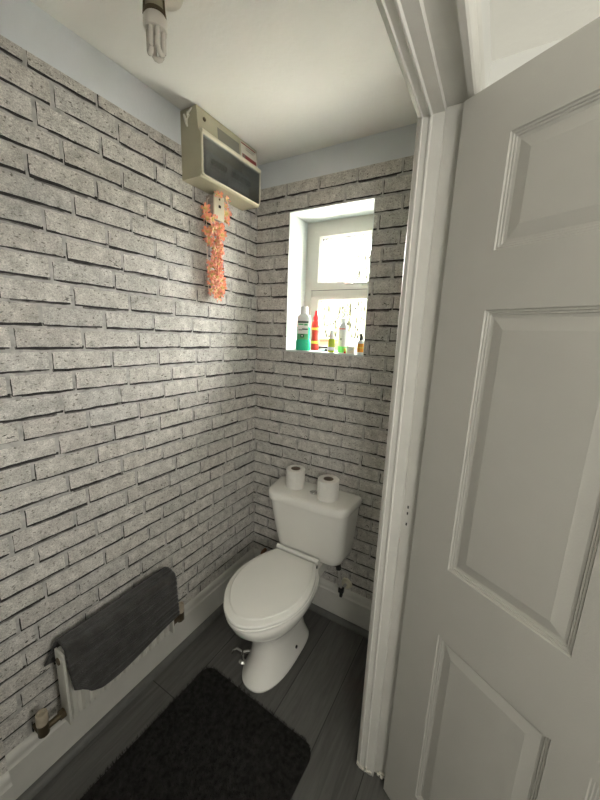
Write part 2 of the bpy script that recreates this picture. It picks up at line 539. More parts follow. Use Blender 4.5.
# doorway partition
LT = 0.03         # lining thickness
bm = bmesh.new()
box(bm, W, WH, JY + LT, 0.0, 0, H)
box(bm, W, WH, -1.47 - LT, JY + LT, HZ + LT + 0.012, H)
box(bm, W, WH, FRONT, -1.47 - LT, 0, H)
struct('wall_right', bm, M['hall_wall'], smooth=False)
bm = bmesh.new(); box(bm, -0.15, W, FRONT - 0.1, FRONT, 0, H); struct('wall_near', bm, M['hall_wall'], smooth=False)

# hall shell
bm = bmesh.new(); box(bm, WH, 2.5, -0.2, 0.32, 0, H); struct('wall_hall_end', bm, M['hall_wall'], smooth=False)
bm = bmesh.new(); box(bm, 2.4, 2.5, -3.0, -0.2, 0, H); struct('wall_hall_side', bm, M['hall_wall'], smooth=False)
bm = bmesh.new(); box(bm, WH - 0.115, 2.4, -3.0, -2.9, 0, H); box(bm, WH - 0.115, WH, -2.9, FRONT, 0, H); struct('wall_hall_near', bm, M['hall_wall'], smooth=False)


# ---- baseboards
def skirt_prof(sign, base):
    """(offset from wall, z) profile with an ogee top; sign gives direction away from the wall"""
    pr = [(0, 0.0), (0.018, 0.0), (0.018, 0.148), (0.0215, 0.151), (0.0215, 0.158), (0.017, 0.163), (0.0155, 0.172), (0.0165, 0.180), (0.013, 0.190), (0.007, 0.197), (0, 0.2)]
    return [(base + sign * u, z) for u, z in pr]


def bead_prof(sign, base):
    pr = [(0, 0)] + [(0.026 * math.cos(R(a)), 0.027 * math.sin(R(a))) for a in (0, 18, 36, 54, 72, 90)]
    return [(base + sign * u, z) for u, z in pr]


bm = bmesh.new(); prism(bm, skirt_prof(1, 0.0), 'y', YN, 0.0)
b = struct('baseboard_left', bm, M['gloss'])
bm = bmesh.new(); prism(bm, [(u + 0.0155, z) for u, z in bead_prof(1, 0.0)], 'y', YN, -0.018); bm_obj('floor_bead', bm, M['scotia'], b)
bm = bmesh.new(); prism(bm, skirt_prof(-1, 0.0), 'x', 0.0, W)
b = struct('baseboard_back', bm, M['gloss'])
bm = bmesh.new(); prism(bm, [(u - 0.0155, z) for u, z in bead_prof(-1, 0.0)], 'x', 0.018, W); bm_obj('floor_bead', bm, M['scotia'], b)
bm = bmesh.new(); prism(bm, skirt_prof(1, 0.05), 'y', FRONT, YN)
struct('baseboard_front', bm, M['gloss'])

# ---- door lining, stop and architrave round the opening
bm = bmesh.new()


def lining_profile():
    """(x across the wall, protrusion into the opening) from the room edge to the hall edge"""
    return [(W, 0.0), (W + 0.004, 0.010), (W + 0.012, 0.016), (W + 0.016, 0.0175), (W + 0.018, 0.0145), (W + 0.031, 0.0145), (W + 0.034, 0.0185),
            (W + 0.037, 0.0185), (W + 0.040, 0.014), (W + 0.066, 0.014), (W + 0.066, -0.002), (WH, -0.002), (WH, -LT), (W, -LT)]


P_ = lining_profile()
YF = -1.47
# far jamb, head and near jamb as one mitred sweep; protrusion p moves into the opening
paths = []
for x, p in P_:
    paths.append([(x, JY - p + 0.0145, 0), (x, JY - p + 0.0145, HZ - p + 0.0145), (x, YF + p - 0.0145, HZ - p + 0.0145), (x, YF + p - 0.0145, 0)])
rings = [[bm.verts.new(paths[k][j]) for k in range(len(P_))] for j in range(4)]
loft(bm, rings)
lining = struct('trim_1', bm, M['gloss'], angle=25)
bm = bmesh.new()
AP = [(0, 0.006), (0.012, 0.006), (0.016, 0.010), (0.018, 0.016), (0.016, 0.024), (0.019, 0.032), (0.019, 0.050), (0.016, 0.058), (0.020, 0.064), (0.022, 0.072), (0.020, 0.078), (0, 0.078)]
rings = []
for j in range(4):
    rr = []
    for t, wd in AP:
        y = JY + wd if j < 2 else YF - wd
        z = 0 if j in (0, 3) else HZ + wd
        rr.append(bm.verts.new((WH + t, y, z)))
    rings.append(rr)
loft(bm, rings)
bm_obj('architrave', bm, M['gloss'], lining, angle=25)
# old filled screw marks on the jamb edge and splintered paint at its foot
bm = bmesh.new()
for z, yy in ((1.02, 0), (0.985, 0.002), (1.04, 0.001)):
    box(bm, W + 0.078, W + 0.082, JY + 0.0145, JY + 0.0175, z, z + 0.008)
bm_obj('screw_mark', bm, M['chip'], lining, smooth=False)
bm = bmesh.new()
rg = random.Random(4)
for i in range(16):
    x = W + rg.uniform(0.0, 0.10); z = rg.uniform(0.0, 0.02)
    y = JY + (0.0 if x < W + 0.06 else 0.013)
    box(bm, x, x + rg.uniform(0.004, 0.012), y - 0.004, y + 0.002, z, z + rg.uniform(0.004, 0.012))
bm_obj('peeling_paint', bm, M['plaster_bit'], lining, smooth=False)

# ------------------------------------------------------------------ window
FY = 0.175        # room face of the window frame
trb = bmesh.new()
e = 0.003
# reveal lining: left, right, top boards and sloping sill
box(trb, WX0, WX0 + e, -0.002, FY + 0.05, WZ0, WZ1)
box(trb, WX1 - e, WX1, -0.002, FY - 0.001, WZ0, WZ1)
box(trb, WX0 + e, WX1 - e, -0.002, FY + 0.05, WZ1 - e, WZ1)
SILL = lambda y: 1.446 + 0.006 * max(0, y) / 0.175
prism(trb, [(-0.004, WZ0 - 0.002), (-0.004, 1.446), (FY + 0.05, SILL(FY + 0.05)), (FY + 0.05, WZ0)], 'x', WX0 + e, WX1 - e)
struct('trim_2', trb, M['reveal'], smooth=False)

wx0, wx1, wz0, wz1 = WX0 + e, WX1 - e, 1.457, WZ1 - e


def ring_frame(bm, x0, x1, z0, z1, wd, y0, y1, bev=0.004, mi=0, wz=None):
    """rectangular frame swept round with a chamfered inner edge; wz = width of the rails if not wd"""
    wz = wd if wz is None else wz
    prof = [(0, y0), (1 - bev * 2 / wd, y0), (1, y0 + bev * 2), (1, y1), (0, y1)]
    rings = []
    for cx, cz, sx, sz in ((x0, z0, 1, 1), (x1, z0, -1, 1), (x1, z1, -1, -1), (x0, z1, 1, -1)):
        rings.append([bm.verts.new((cx + sx * a * wd, y, cz + sz * a * wz)) for a, y in prof])
    rings.append(rings[0])
    n = len(prof)
    for a, b in zip(rings[:-1], rings[1:]):
        for k in range(n):
            bm.faces.new((a[k], a[(k + 1) % n], b[(k + 1) % n], b[k])).material_index = mi


bm = bmesh.new()
ring_frame(bm, wx0, wx1 + 0.053, wz0 - 0.006, wz1, 0.045, FY, FY + 0.07)
ZT = 1.750        # transom centre
box(bm, wx0 + 0.043, wx1 + 0.010, FY + 0.004, FY + 0.06, ZT - 0.020, ZT + 0.018, bevel=0.004)
win = struct('window_1', bm, M['upvc'])
SX0, SX1 = wx0 + 0.041, wx1 + 0.012
bm = bmesh.new()
ring_frame(bm, SX0, SX1, ZT + 0.014, wz1 - 0.040, 0.053, FY - 0.014, FY + 0.045, 0.006, wz=0.046)
sash = bm_obj('opening_sash', bm, M['upvc'], win)
bm = bmesh.new()
ring_frame(bm, SX0 - 0.002, SX1 + 0.002, ZT + 0.012, wz1 - 0.038, 0.004, FY - 0.003, FY + 0.002, 0.0005)
bm_obj('sash_seal', bm, M['gasket'], win)
xg0, xg1, zg0, zg1 = SX0 + 0.053, SX1 - 0.053, ZT + 0.060, wz1 - 0.086
bm = bmesh.new(); box(bm, xg0 - 0.004, xg1 + 0.004, FY + 0.02, FY + 0.024, zg0 - 0.004, zg1 + 0.004)
bm_obj('upper_pane', bm, M['glass'], win, smooth=False)
bm = bmesh.new()
ring_frame(bm, xg0 - 0.003, xg1 + 0.003, zg0 - 0.003, zg1 + 0.003, 0.0045, FY - 0.0005, FY + 0.02, 0.001)
bm_obj('glazing_seal', bm, M['gasket'], win)
bm = bmesh.new()
ring_frame(bm, SX0, SX1, 1.494, ZT - 0.018, 0.053, FY - 0.002, FY + 0.045, 0.005, wz=0.022)
bm_obj('glazing_bead', bm, M['upvc'], win)
xl0, xl1, zl0, zl1 = SX0 + 0.053, SX1 - 0.053, 1.516, ZT - 0.040
bm = bmesh.new(); box(bm, xl0 - 0.004, xl1 + 0.004, FY + 0.02, FY + 0.024, zl0 - 0.004, zl1 + 0.004)
bm_obj('lower_pane', bm, M['glass'], win, smooth=False)
bm = bmesh.new(); ring_frame(bm, xl0 - 0.003, xl1 + 0.003, zl0 - 0.003, zl1 + 0.003, 0.0045, FY + 0.009, FY + 0.02, 0.001)
bm_obj('glazing_seal', bm, M['gasket'], win)
# handle: slim lever lying along the bottom rail of the sash
bm = bmesh.new()
box(bm, 0.455, 0.575, FY - 0.044, FY - 0.032, ZT + 0.030, ZT + 0.040, bevel=0.003)
box(bm, 0.540, 0.575, FY - 0.036, FY - 0.0135, ZT + 0.026, ZT + 0.044, bevel=0.003)
bm_obj('handle', bm, M['chrome'], win)
bm = bmesh.new()
for dx in (0.006, 0.018):
    cyl(bm, (SX0 + 0.008 + dx, FY - 0.0165, wz1 - 0.052), (SX0 + 0.008 + dx, FY - 0.0135, wz1 - 0.052), 0.004, seg=12)
bm_obj('sash_stud', bm, M['upvc'], win)

# garden beyond the glass: lawn and hedge
bm = bmesh.new(); box(bm, -14, 14, 0.34, 24, -0.55, -0.45)
struct('patio', bm, mottled('pale_paving', (0.62, 0.60, 0.54), 0.9, 0.15, 6), smooth=False)
bm = bmesh.new()
rg = random.Random(9)
nx, nz = 110, 24
grid = []
for j in range(nz + 1):
    row = []
    for i in range(nx + 1):
        x = -10 + 18 * i / nx
        z = -0.45 + 2.75 * j / nz
        bulge = 0.25 * math.sin(math.pi * j / nz)
        row.append(bm.verts.new((x + rg.uniform(-0.06, 0.06), 6.0 - bulge + rg.uniform(-0.12, 0.12), z + (rg.uniform(-0.08, 0.16) if j else 0))))
    grid.append(row)
back = []
for i in range(nx + 1):
    v = grid[nz][i]; back.append(bm.verts.new((v.co.x, 6.9 + rg.uniform(-0.1, 0.1), v.co.z - 0.05)))
base = [bm.verts.new((v.co.x, 6.9, -0.45)) for v in back]
grid += [back, base]
for a, b in zip(grid[:-1], grid[1:]):
    for i in range(nx): bm.faces.new((a[i], a[i + 1], b[i + 1], b[i]))
hedge = bm_obj('hedge', bm, mottled('hedge_leaves', (0.030, 0.030, 0.013), 0.8, 0.5, 5, 0.8, 20), smooth=False)
bm = bmesh.new()
bmesh.ops.create_icosphere(bm, subdivisions=5, radius=1)
for v in bm.verts:
    k = 1 + rg.uniform(-0.05, 0.05) + 0.07 * math.sin(v.co.x * 7 + v.co.z * 5) * math.sin(v.co.z * 9 + v.co.y * 6)
    v.co = Vector((v.co.x * 2.7 * k, v.co.y * 1.3 * k, v.co.z * 2.05 * k))
tree = empty('tree', (-1.75, 9.2, -0.45), 'leafy tree rising above the hedge outside the window', 'tree')
cro = bm_obj('crown', bm, mottled('tree_leaves', (0.045, 0.046, 0.030), 0.8, 0.5, 5, 0.8, 20), tree, smooth=False)
cro.location = (0, 0, 3.1)
bm = bmesh.new(); tube(bm, [(0, 0, 0), (0.03, 0, 0.8), (-0.02, 0, 1.6)], [0.2, 0.15, 0.12], 12)
bm_obj('trunk', bm, mottled('tree_bark', (0.12, 0.09, 0.06), 0.9, 0.4, 15), tree)
tag(hedge, 'yellow-green hedge blurred behind the patterned window glass', 'hedge')

# ------------------------------------------------------------------ panelled door, standing ajar into the hall
DT = 0.040
DW, DH = 0.835, 2.045
door = bpy.data.objects.new('door_1', None); COL.objects.link(door); door['kind'] = 'structure'
ang = 0.5196
door.location = (1.023, -0.570, 0.008)
door.rotation_euler = (0, 0, -ang)        # local x: hinge to free edge, local -y: face seen
cols = [(0.115, 0.387), (0.448, 0.720)]
rows = [(0.155, 0.745), (0.940, 1.594), (1.712, 1.938)]
bm = bmesh.new()


def door_face(bm, sgn):
    """one face of the door with raised-and-fielded panels; sgn -1 is the seen face (local y = 0)"""
    y = 0.0 if sgn < 0 else DT
    inn = -sgn                            # +1 goes into the door from the seen face
    xs = sorted(set([0, DW] + [v for c in cols for v in c]))
    zs = sorted(set([0, DH] + [v for r in rows for v in r]))
    vs = {}
    def V(x, z):
        if (x, z) not in vs: vs[(x, z)] = bm.verts.new((x, y, z))
        return vs[(x, z)]
    for i in range(len(xs) - 1):
        for j in range(len(zs) - 1):
            x0, x1, z0, z1 = xs[i], xs[i + 1], zs[j], zs[j + 1]
            if (x0, x1) in cols and (z0, z1) in rows:
                prev = [V(x0, z0), V(x1, z0), V(x1, z1), V(x0, z1)]
                for ins, dep in ((0.002, 0.0), (0.004, 0.0035), (0.0075, 0.0035), (0.009, 0.006), (0.0125, 0.006), (0.014, 0.0085), (0.020, 0.0095), (0.045, 0.0030), (0.047, 0.0030)):
                    cur = [bm.verts.new((x0 + ins, y + inn * dep, z0 + ins)), bm.verts.new((x1 - ins, y + inn * dep, z0 + ins)),
                           bm.verts.new((x1 - ins, y + inn * dep, z1 - ins)), bm.verts.new((x0 + ins, y + inn * dep, z1 - ins))]
                    for k in range(4): bm.faces.new((prev[k], prev[(k + 1) % 4], cur[(k + 1) % 4], cur[k]))
                    prev = cur
                bm.faces.new(prev)
            else:
                bm.faces.new((V(x0, z0), V(x1, z0), V(x1, z1), V(x0, z1)))
    return [V(x, 0) for x in xs], [V(x, DH) for x in xs], [V(0, z) for z in zs], [V(DW, z) for z in zs]


fa = door_face(bm, -1); ba = door_face(bm, 1)
for a, b in zip(fa, ba):
    for k in range(len(a) - 1): bm.faces.new((a[k], a[k + 1], b[k + 1], b[k]))
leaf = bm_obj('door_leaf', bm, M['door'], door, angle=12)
bm = bmesh.new()
for s, yy in ((-1, 0.0), (1, DT)):
    cyl(bm, (DW - 0.06, yy, 1.0), (DW - 0.06, yy + s * 0.008, 1.0), 0.026)
    cyl(bm, (DW - 0.06, yy, 1.0), (DW - 0.06, yy + s * 0.045, 1.0), 0.009)
    tube(bm, [(DW - 0.06, yy + s * 0.045, 1.0), (DW - 0.10, yy + s * 0.047, 1.0), (DW - 0.17, yy + s * 0.045, 0.998)], [0.009, 0.009, 0.007])
bm_obj('door_handle', bm, M['chrome'], door)
bm = bmesh.new()
for z in (0.2, 1.0, 1.8):
    cyl(bm, (-0.004, DT + 0.004, z), (-0.004, DT + 0.004, z + 0.09), 0.006, seg=12)
bm_obj('hinge', bm, M['chrome'], door)

# ------------------------------------------------------------------ toilet
TX, TY, TR = 0.450, -0.02, R(1)
BX = -0.033      # the bowl stands slightly off the cistern's centre
toilet = empty('toilet', (TX, TY, 0), 'white close-coupled toilet with closed lid under the window', 'toilet', TR)


def cr(xs, ys, x):
    """Catmull-Rom through a table"""
    if x <= xs[0]: return ys[0]
    if x >= xs[-1]: return ys[-1]
    i = max(k for k in range(len(xs) - 1) if xs[k] <= x)
    t = (x - xs[i]) / (xs[i + 1] - xs[i])
    p1, p2 = ys[i], ys[i + 1]
    m1 = (ys[i + 1] - ys[max(i - 1, 0)]) / (xs[i + 1] - xs[max(i - 1, 0)]) * (xs[i + 1] - xs[i])
    m2 = (ys[min(i + 2, len(ys) - 1)] - ys[i]) / (xs[min(i + 2, len(xs) - 1)] - xs[i]) * (xs[i + 1] - xs[i])
    return (2 * t**3 - 3 * t**2 + 1) * p1 + (t**3 - 2 * t**2 + t) * m1 + (-2 * t**3 + 3 * t**2) * p2 + (t**3 - t**2) * m2


SEAT_S = [0, 0.10, 0.25, 0.42, 0.58, 0.74, 0.87, 0.95, 1.0]
SEAT_W = [0.116, 0.141, 0.167, 0.181, 0.177, 0.152, 0.109, 0.067, 0.0]


def seat_outline(yb, yf, z, k=1.0, n=30, inset=0.0):
    """closed outline, straight at the back, egg-shaped to the front"""
    L = yb - yf
    right = []
    for i in range(n + 1):
        s = math.sin(0.5 * math.pi * i / n) ** 1.0 if True else i / n
        if s > 0.95:
            wv = 0.067 * math.sqrt(max(0, (1 - s) / 0.05))
        else:
            wv = cr(SEAT_S, SEAT_W, s)
        right.append((wv * k, yb - s * L))
    pts = [(x, y) for x, y in right] + [(-x, y) for x, y in reversed(right[:-1])]
    if inset:
        cx, cy = 0, (yb + yf) / 2
        out = []
        m_ = len(pts)
        for i in range(m_):
            a, b_ = Vector(pts[i - 1]), Vector(pts[(i + 1) % m_])
            t = (b_ - a)
            if t.length < 1e-7: out.append(pts[i]); continue
            t.normalize()
            nrm = Vector((-t.y, t.x))
            if nrm.dot(Vector((cx, cy)) - Vector(pts[i])) < 0: nrm = -nrm
            out.append((pts[i][0] + nrm.x * inset, pts[i][1] + nrm.y * inset))
        pts = out
    return [(x, y, z) for x, y in pts]


def egg(yb, yf, hw, z, nb=3.2, nf=2.0, split=0.45, n=48):
    ym = yb - split * (yb - yf)
    out = []
    for k in range(n):
        a = 2 * math.pi * k / n
        c, s = math.cos(a), math.sin(a)
        e_ = nb if s > 0 else nf
        x = hw * math.copysign(abs(c) ** (2 / e_), c)
        ly = (yb - ym) if s > 0 else (ym - yf)
        out.append((x, ym + ly * math.copysign(abs(s) ** (2 / e_), s), z))
    return out


bm = bmesh.new()
secs = [(-.13, -.540, .106, 0.0, 4, 2.4), (-.13, -.542, .108, .010, 4, 2.4), (-.135, -.532, .102, .022, 4, 2.4), (-.16, -.490, .088, .08, 4, 2.3), (-.18, -.480, .084, .15, 4, 2.3),
        (-.19, -.490, .092, .205, 3.6, 2.2), (-.185, -.525, .120, .25, 3.4, 2.1), (-.18, -.570, .148, .295, 3.2, 2.05), (-.165, -.605, .166, .335, 3.2, 2.0), (-.15, -.617, .172, .362, 3.2, 2.0),
        (-.14, -.622, .174, .380, 3.2, 2.0), (-.14, -.618, .171, .388, 3.2, 2.0), (-.15, -.60, .16, .391, 3.2, 2.0)]
rings = [[bm.verts.new(p) for p in egg(a, b_, hw, z, nb, nf)] for a, b_, hw, z, nb, nf in secs]
loft(bm, rings)
# rear shelf under the cistern and the trap behind the foot
r1 = [rring(-.125, .125, -.26, -.012, .03, z) for z in (.335, .345, .39, .398)]
loft(bm, [[bm.verts.new(p) for p in r] for r in r1])
r2 = [rring(-.05, .05, -.20, -.012, .03, z) for z in (.14, .16, .24, .345)]
loft(bm, [[bm.verts.new(p) for p in r] for r in r2])
bmesh.ops.translate(bm, verts=bm.verts, vec=(BX, 0, 0))
bm_obj('bowl', bm, M['ceramic'], toilet, angle=40)
bm = bmesh.new()
cyl(bm, (BX + 0.088, -0.30, 0.055), (BX + 0.099, -0.30, 0.055), 0.007, seg=14)
bm_obj('fixing_cap', bm, M['black'], toilet)
# seat ring (closed under the lid) and lid
YB, YFR = -0.145, -0.640
bm = bmesh.new()
hole = 0.055
rings = []
for ins, z in ((0.006, .3925), (0.001, .396), (0.0, .406), (0.005, .411)):
    rings.append([bm.verts.new(p) for p in seat_outline(YB, YFR + 0.003, z, 1.0, inset=ins)])
for ins, z in ((hole, .411), (hole, .3925)):
    rings.append([bm.verts.new(p) for p in seat_outline(YB, YFR + 0.003, z, 1.0, inset=ins)])
rings.append(rings[0])
loft(bm, rings, 0, False, False)
bmesh.ops.translate(bm, verts=bm.verts, vec=(BX, 0, 0))
bm_obj('seat', bm, M['seat'], toilet, angle=40)
bm = bmesh.new()
rings = []
for k_, z in ((0.965, .4135), (0.995, .4150), (1.0, .4180), (1.0, .4240), (0.988, .4290), (0.895, .4335), (0.875, .4370), (0.7, .4385), (0.4, .4395)):
    yc = (YB - 0.026 + YFR) / 2 + 0.04
    rings.append([bm.verts.new((x_ * k_, yc + (y_ - yc) * (k_ if y_ < yc else 1 - (1 - k_) * 0.35), z)) for x_, y_, z_ in seat_outline(YB - 0.026, YFR, z, 1.0)])
loft(bm, rings)
bmesh.ops.translate(bm, verts=bm.verts, vec=(BX, 0, 0))
lid = bm_obj('lid', bm, M['seat'], toilet, angle=22)
bm = bmesh.new()
cyl(bm, (-0.122, YB - 0.008, 0.431), (0.122, YB - 0.008, 0.431), 0.0125, seg=20)
for sx in (-0.075, 0.075):
    cyl(bm, (sx, YB - 0.002, 0.392), (sx, YB - 0.002, 0.424), 0.011, seg=16)
bmesh.ops.translate(bm, verts=bm.verts, vec=(BX, 0, 0))
bm_obj('seat_hinge', bm, M['seat'], toilet)
# cistern
bm = bmesh.new()


def dring(hw, yb, yf, rf, z, rb=0.012, n=8, side=0.0):
    """cistern outline: square at the wall, rounded at the front; 'side' bows the flanks inwards to the front"""
    pts = []
    for sx, y0, r, a0 in ((1, yb, rb, 0), (-1, yb, rb, 90), (-1, yf, rf, 180), (1, yf, rf, 270)):
        h = hw if y0 == yb else hw - side
        for k in range(n + 1):
            a = R(a0 + 90 * k / n)
            cx = sx * (h - r); cy = (yb - r) if y0 == yb else (yf + r)
            pts.append((cx + r * math.cos(a), cy + r * math.sin(a), z))
    return pts


cs = [(.150, -.01, -.105, .045, .400), (.178, -.003, -.122, .05, .405), (.192, 0.0, -.132, .055, .418), (.200, 0.0, -.138, .055, .45), (.208, 0.0, -.154, .06, .52), (.217, 0.0, -.176, .06, .63), (.222, 0.0, -.190, .06, .712)]
loft(bm, [[bm.verts.new(p) for p in dring(hw, yb, yf, rf, z, side=.012)] for hw, yb, yf, rf, z in cs])
cist = bm_obj('cistern', bm, M['ceramic'], toilet, angle=40)
cist.rotation_euler = (0, 0, R(2))
bm = bmesh.new()
cs = [(.222, 0, -.193, .062, .709), (.230, .001, -.200, .066, .712), (.233, .001, -.203, .068, .720), (.233, .001, -.203, .068, .742), (.230, 0, -.199, .066, .751), (.222, -.003, -.192, .062, .7555), (.200, -.02, -.172, .05, .757)]
loft(bm, [[bm.verts.new(p) for p in dring(hw, yb, yf, rf, z, side=.014)] for hw, yb, yf, rf, z in cs])
clid = bm_obj('cistern_lid', bm, M['ceramic'], toilet, angle=40)
clid.rotation_euler = (0, 0, R(2))
bm = bmesh.new()
lathe(bm, [(0.021, .7565), (0.0215, .760), (0.019, .762), (0.0175, .760), (0.0165, .760), (0.0155, .7625), (0.010, .7635), (0.001, .7638)], (0.012, -0.098, 0), 28)
box(bm, 0.0115, 0.0125, -0.113, -0.083, .7618, .7642)
bm_obj('flush_button', bm, M['chrome'], clid)

# toilet rolls on the cistern
def roll_mesh(r, h, ri, seed):
    bm = bmesh.new()
    seg = 40
    prof = [(ri, 0.001), (r - 0.002, 0.0), (r, 0.002), (r, h - 0.002), (r - 0.002, h), (ri, h - 0.0005)]
    lathe(bm, prof, (0, 0, 0), seg, 0, cap0=False, cap1=False)
    # loose end of the sheet, a thin flap along the side
    a0 = R(-75)
    pts0 = []
    for k in range(6):
        a = a0 + R(9 * k)
        rr = r + 0.0006 + 0.0035 * max(0, (2 - k) / 2) ** 1.5
        pts0.append((rr * math.cos(a), rr * math.sin(a)))
    rg0 = [bm.verts.new((x, y, 0.0015)) for x, y in pts0]; rg1 = [bm.verts.new((x, y, h - 0.001)) for x, y in pts0]
    for k in range(5): bm.faces.new((rg0[k], rg0[k + 1], rg1[k + 1], rg1[k]))
    return bm


def roll(name, x, y, r, label, rz):
    t = empty(name, (x, y, 0.7572), label, 'toilet roll', rz, 'toilet rolls on the cistern lid')
    bm_obj('tissue', roll_mesh(r, 0.098, 0.0235, 1), M['tissue'], t)
    bm = bmesh.new()
    lathe(bm, [(0.022, 0.001), (0.024, 0.001), (0.024, 0.0982), (0.022, 0.0982), (0.022, 0.001)], seg=32, cap0=False, cap1=False)
    bm_obj('cardboard_core', bm, M['card'], t)
    return t


roll('toilet_roll', 0.352, -0.108, 0.0485, 'white toilet roll on the left of the cistern lid, the one nearer the brick corner', 0.3)
roll('toilet_roll', 0.545, -0.122, 0.0520, 'white toilet roll on the right of the cistern lid, beside the chrome flush button', -0.6)

# water supply valve beside the toilet
sv = empty('water_supply_valve', (0.632, 0, 0.235), 'cream wall flange with black lever valve on the wall right of the toilet', 'valve')
bm = bmesh.new(); cyl(bm, (0, -0.0015, 0), (0, -0.010, 0), 0.031, 0.027, 28); cyl(bm, (0, -0.010, 0), (0, -0.016, 0), 0.017, 0.013, 24)
bm_obj('wall_flange', bm, M['plate'], sv)
bm = bmesh.new(); tube(bm, [(0, -0.012, 0), (-0.002, -0.04, 0), (-0.006, -0.058, 0.004), (-0.010, -0.064, 0.02), (-0.016, -0.07, 0.08), (-0.022, -0.082, 0.14), (-0.024, -0.086, 0.163)], 0.0075, 12)
bm_obj('pipe', bm, mottled('grey_pipe', (0.42, 0.41, 0.38), 0.4, 0.1, 40), sv)
bm = bmesh.new(); cyl(bm, (-0.020, -0.081, 0.130), (-0.023, -0.084, 0.158), 0.014, seg=8)
bm_obj('tap_nut', bm, M['black'], sv)
bm = bmesh.new(); box(bm, -0.012, 0.004, -0.072, -0.054, -0.040, -0.012, bevel=0.005); box(bm, -0.02, 0.008, -0.072, -0.05, -0.016, 0.012, bevel=0.004)
bm_obj('lever', bm, M['black'], sv)

# copper pipe end behind the lid, chrome floor tap beside the foot
cpn = bm_obj('copper_pipe', bmesh.new(), M['copper'])
bm = bmesh.new(); tube(bm, [(0.095, -0.001, 0.222), (0.095, -0.03, 0.222), (0.10, -0.042, 0.221), (0.115, -0.048, 0.220), (0.20, -0.05, 0.218), (0.28, -0.05, 0.217)], 0.011, 14)
bmesh.ops.recalc_face_normals(bm, faces=bm.faces); bm.to_mesh(cpn.data); bm.free()
tag(cpn, 'dull copper pipe at the corner just behind the toilet lid', 'pipe')
ft = empty('floor_tap', (0.318, -0.478, 0), 'small chrome tap on the floor left of the toilet foot', 'tap')
bm = bmesh.new(); tube(bm, [(0.0, 0, 0.0), (0.0, 0, 0.045), (0.006, 0.004, 0.056), (0.02, 0.012, 0.060), (0.045, 0.026, 0.060)], 0.008, 12); bm_obj('pipe', bm, M['chrome'], ft)
bm = bmesh.new(); tube(bm, [(-0.004, 0.0, 0.055), (-0.03, -0.004, 0.060), (-0.044, -0.012, 0.050), (-0.050, -0.02, 0.034)], [0.006, 0.006, 0.006, 0.004], 10); bm_obj('lever', bm, M['chrome'], ft)
bm = bmesh.new(); lathe(bm, [(0.018, 0), (0.018, 0.004), (0.012, 0.010), (0.009, 0.012)], seg=20); bm_obj('floor_collar', bm, M['chrome'], ft)

# ------------------------------------------------------------------ fuse box on the left wall
FX, FY0, FY1, FZ0, FZ1 = 0.112, -0.478, -0.120, 2.106, 2.345
fb = empty('fuse_box', (0, (FY0 + FY1) / 2, FZ0), 'beige fuse box with a smoked front cover high on the left wall', 'fuse box')
cy = (FY0 + FY1) / 2
hw = (FY1 - FY0) / 2
bm = bmesh.new()
# hollow lower front: back plate, floor, ends and the sloped upper casing
hh = FZ1 - FZ0
ENDP = [(0, 0), (0.098, 0.0), (0.104, 0.004), (0.106, 0.012), (0.106, 0.145), (0.094, 0.160), (0.086, hh), (0, hh)]
prism(bm, ENDP, 'y', -hw, -hw + 0.006)
prism(bm, ENDP, 'y', hw - 0.006, hw)
prism(bm, [(0, 0), (0.098, 0.0), (0.104, 0.004), (0.106, 0.012), (0.10, 0.012), (0.006, 0.010), (0.006, hh - 0.006), (0.080, hh - 0.006), (0.088, 0.160), (0.100, 0.147), (0.106, 0.145), (0.094, 0.160), (0.086, hh), (0, hh)], 'y', -hw + 0.006, hw - 0.006)
bm_obj('casing', bm, M['fuse'], fb, angle=30)
# cream rolled edge at the top of the cover
bm = bmesh.new()
tube(bm, [(0.104, -hw + 0.001, 0.150), (0.104, 0, 0.150), (0.104, hw - 0.001, 0.150)], 0.011, 14)
bm_obj('cover_rail', bm, M['fuse_cream'], fb)
# smoked cover with rounded corners + cream rim
CP = [(hw - 0.004, 0.142), (hw - 0.004, 0.022), (hw - 0.008, 0.010), (hw - 0.016, 0.006), (-hw + 0.012, 0.006), (-hw + 0.005, 0.010), (-hw + 0.003, 0.018), (-hw + 0.003, 0.142)]
bm = bmesh.new()
f0 = [bm.verts.new((0.1085, y, z)) for y, z in CP]; f1 = [bm.verts.new((0.1115, y, z)) for y, z in CP]
loft(bm, [f0, f1])
cover = bm_obj('cover', bm, M['smoked'], fb, smooth=False)
bm = bmesh.new()
tube(bm, [(0.1105, y, z) for y, z in CP], 0.0034, 8)
bm_obj('cover_rim', bm, M['fuse_cream'], cover)
# breakers inside the cover
bm = bmesh.new()
box(bm, 0.040, 0.046, -hw + 0.012, hw - 0.012, 0.018, 0.135)
bm_obj('breaker_panel', bm, M['breaker'], fb, smooth=False)
rg = random.Random(2)
ys = [-0.088 + 0.0175 * k for k in range(5)] + [0.035 + 0.0175 * k for k in range(7)]
src = None
for k, y in enumerate(ys):
    if src is None:
        bm = bmesh.new(); box(bm, 0.046, 0.070, -0.0080, 0.0080, 0.040, 0.118, bevel=0.002)
        src = bm_obj('breaker', bm, M['breaker'], fb); o = src
        bm = bmesh.new(); box(bm, 0.070, 0.084, -0.005, 0.005, 0.078, 0.098, bevel=0.002)
        sw0 = bm_obj('breaker_switch', bm, M['breaker_dark'], src); sw = sw0
        bm = bmesh.new(); box(bm, 0.070, 0.0708, -0.0065, 0.0065, 0.046, 0.066)
        lb0 = bm_obj('breaker_label', bm, M['breaker_pale'], src, smooth=False); lb = lb0
    else:
        o = src.copy(); COL.objects.link(o); o.parent = fb
        for s_o in (sw0, lb0):
            q = s_o.copy(); COL.objects.link(q); q.parent = o
    o.location = (0, y, 0)
bm = bmesh.new(); box(bm, 0.046, 0.074, 0.000, 0.024, 0.035, 0.122, bevel=0.002); bm_obj('main_switch', bm, M['breaker_pale'], fb)


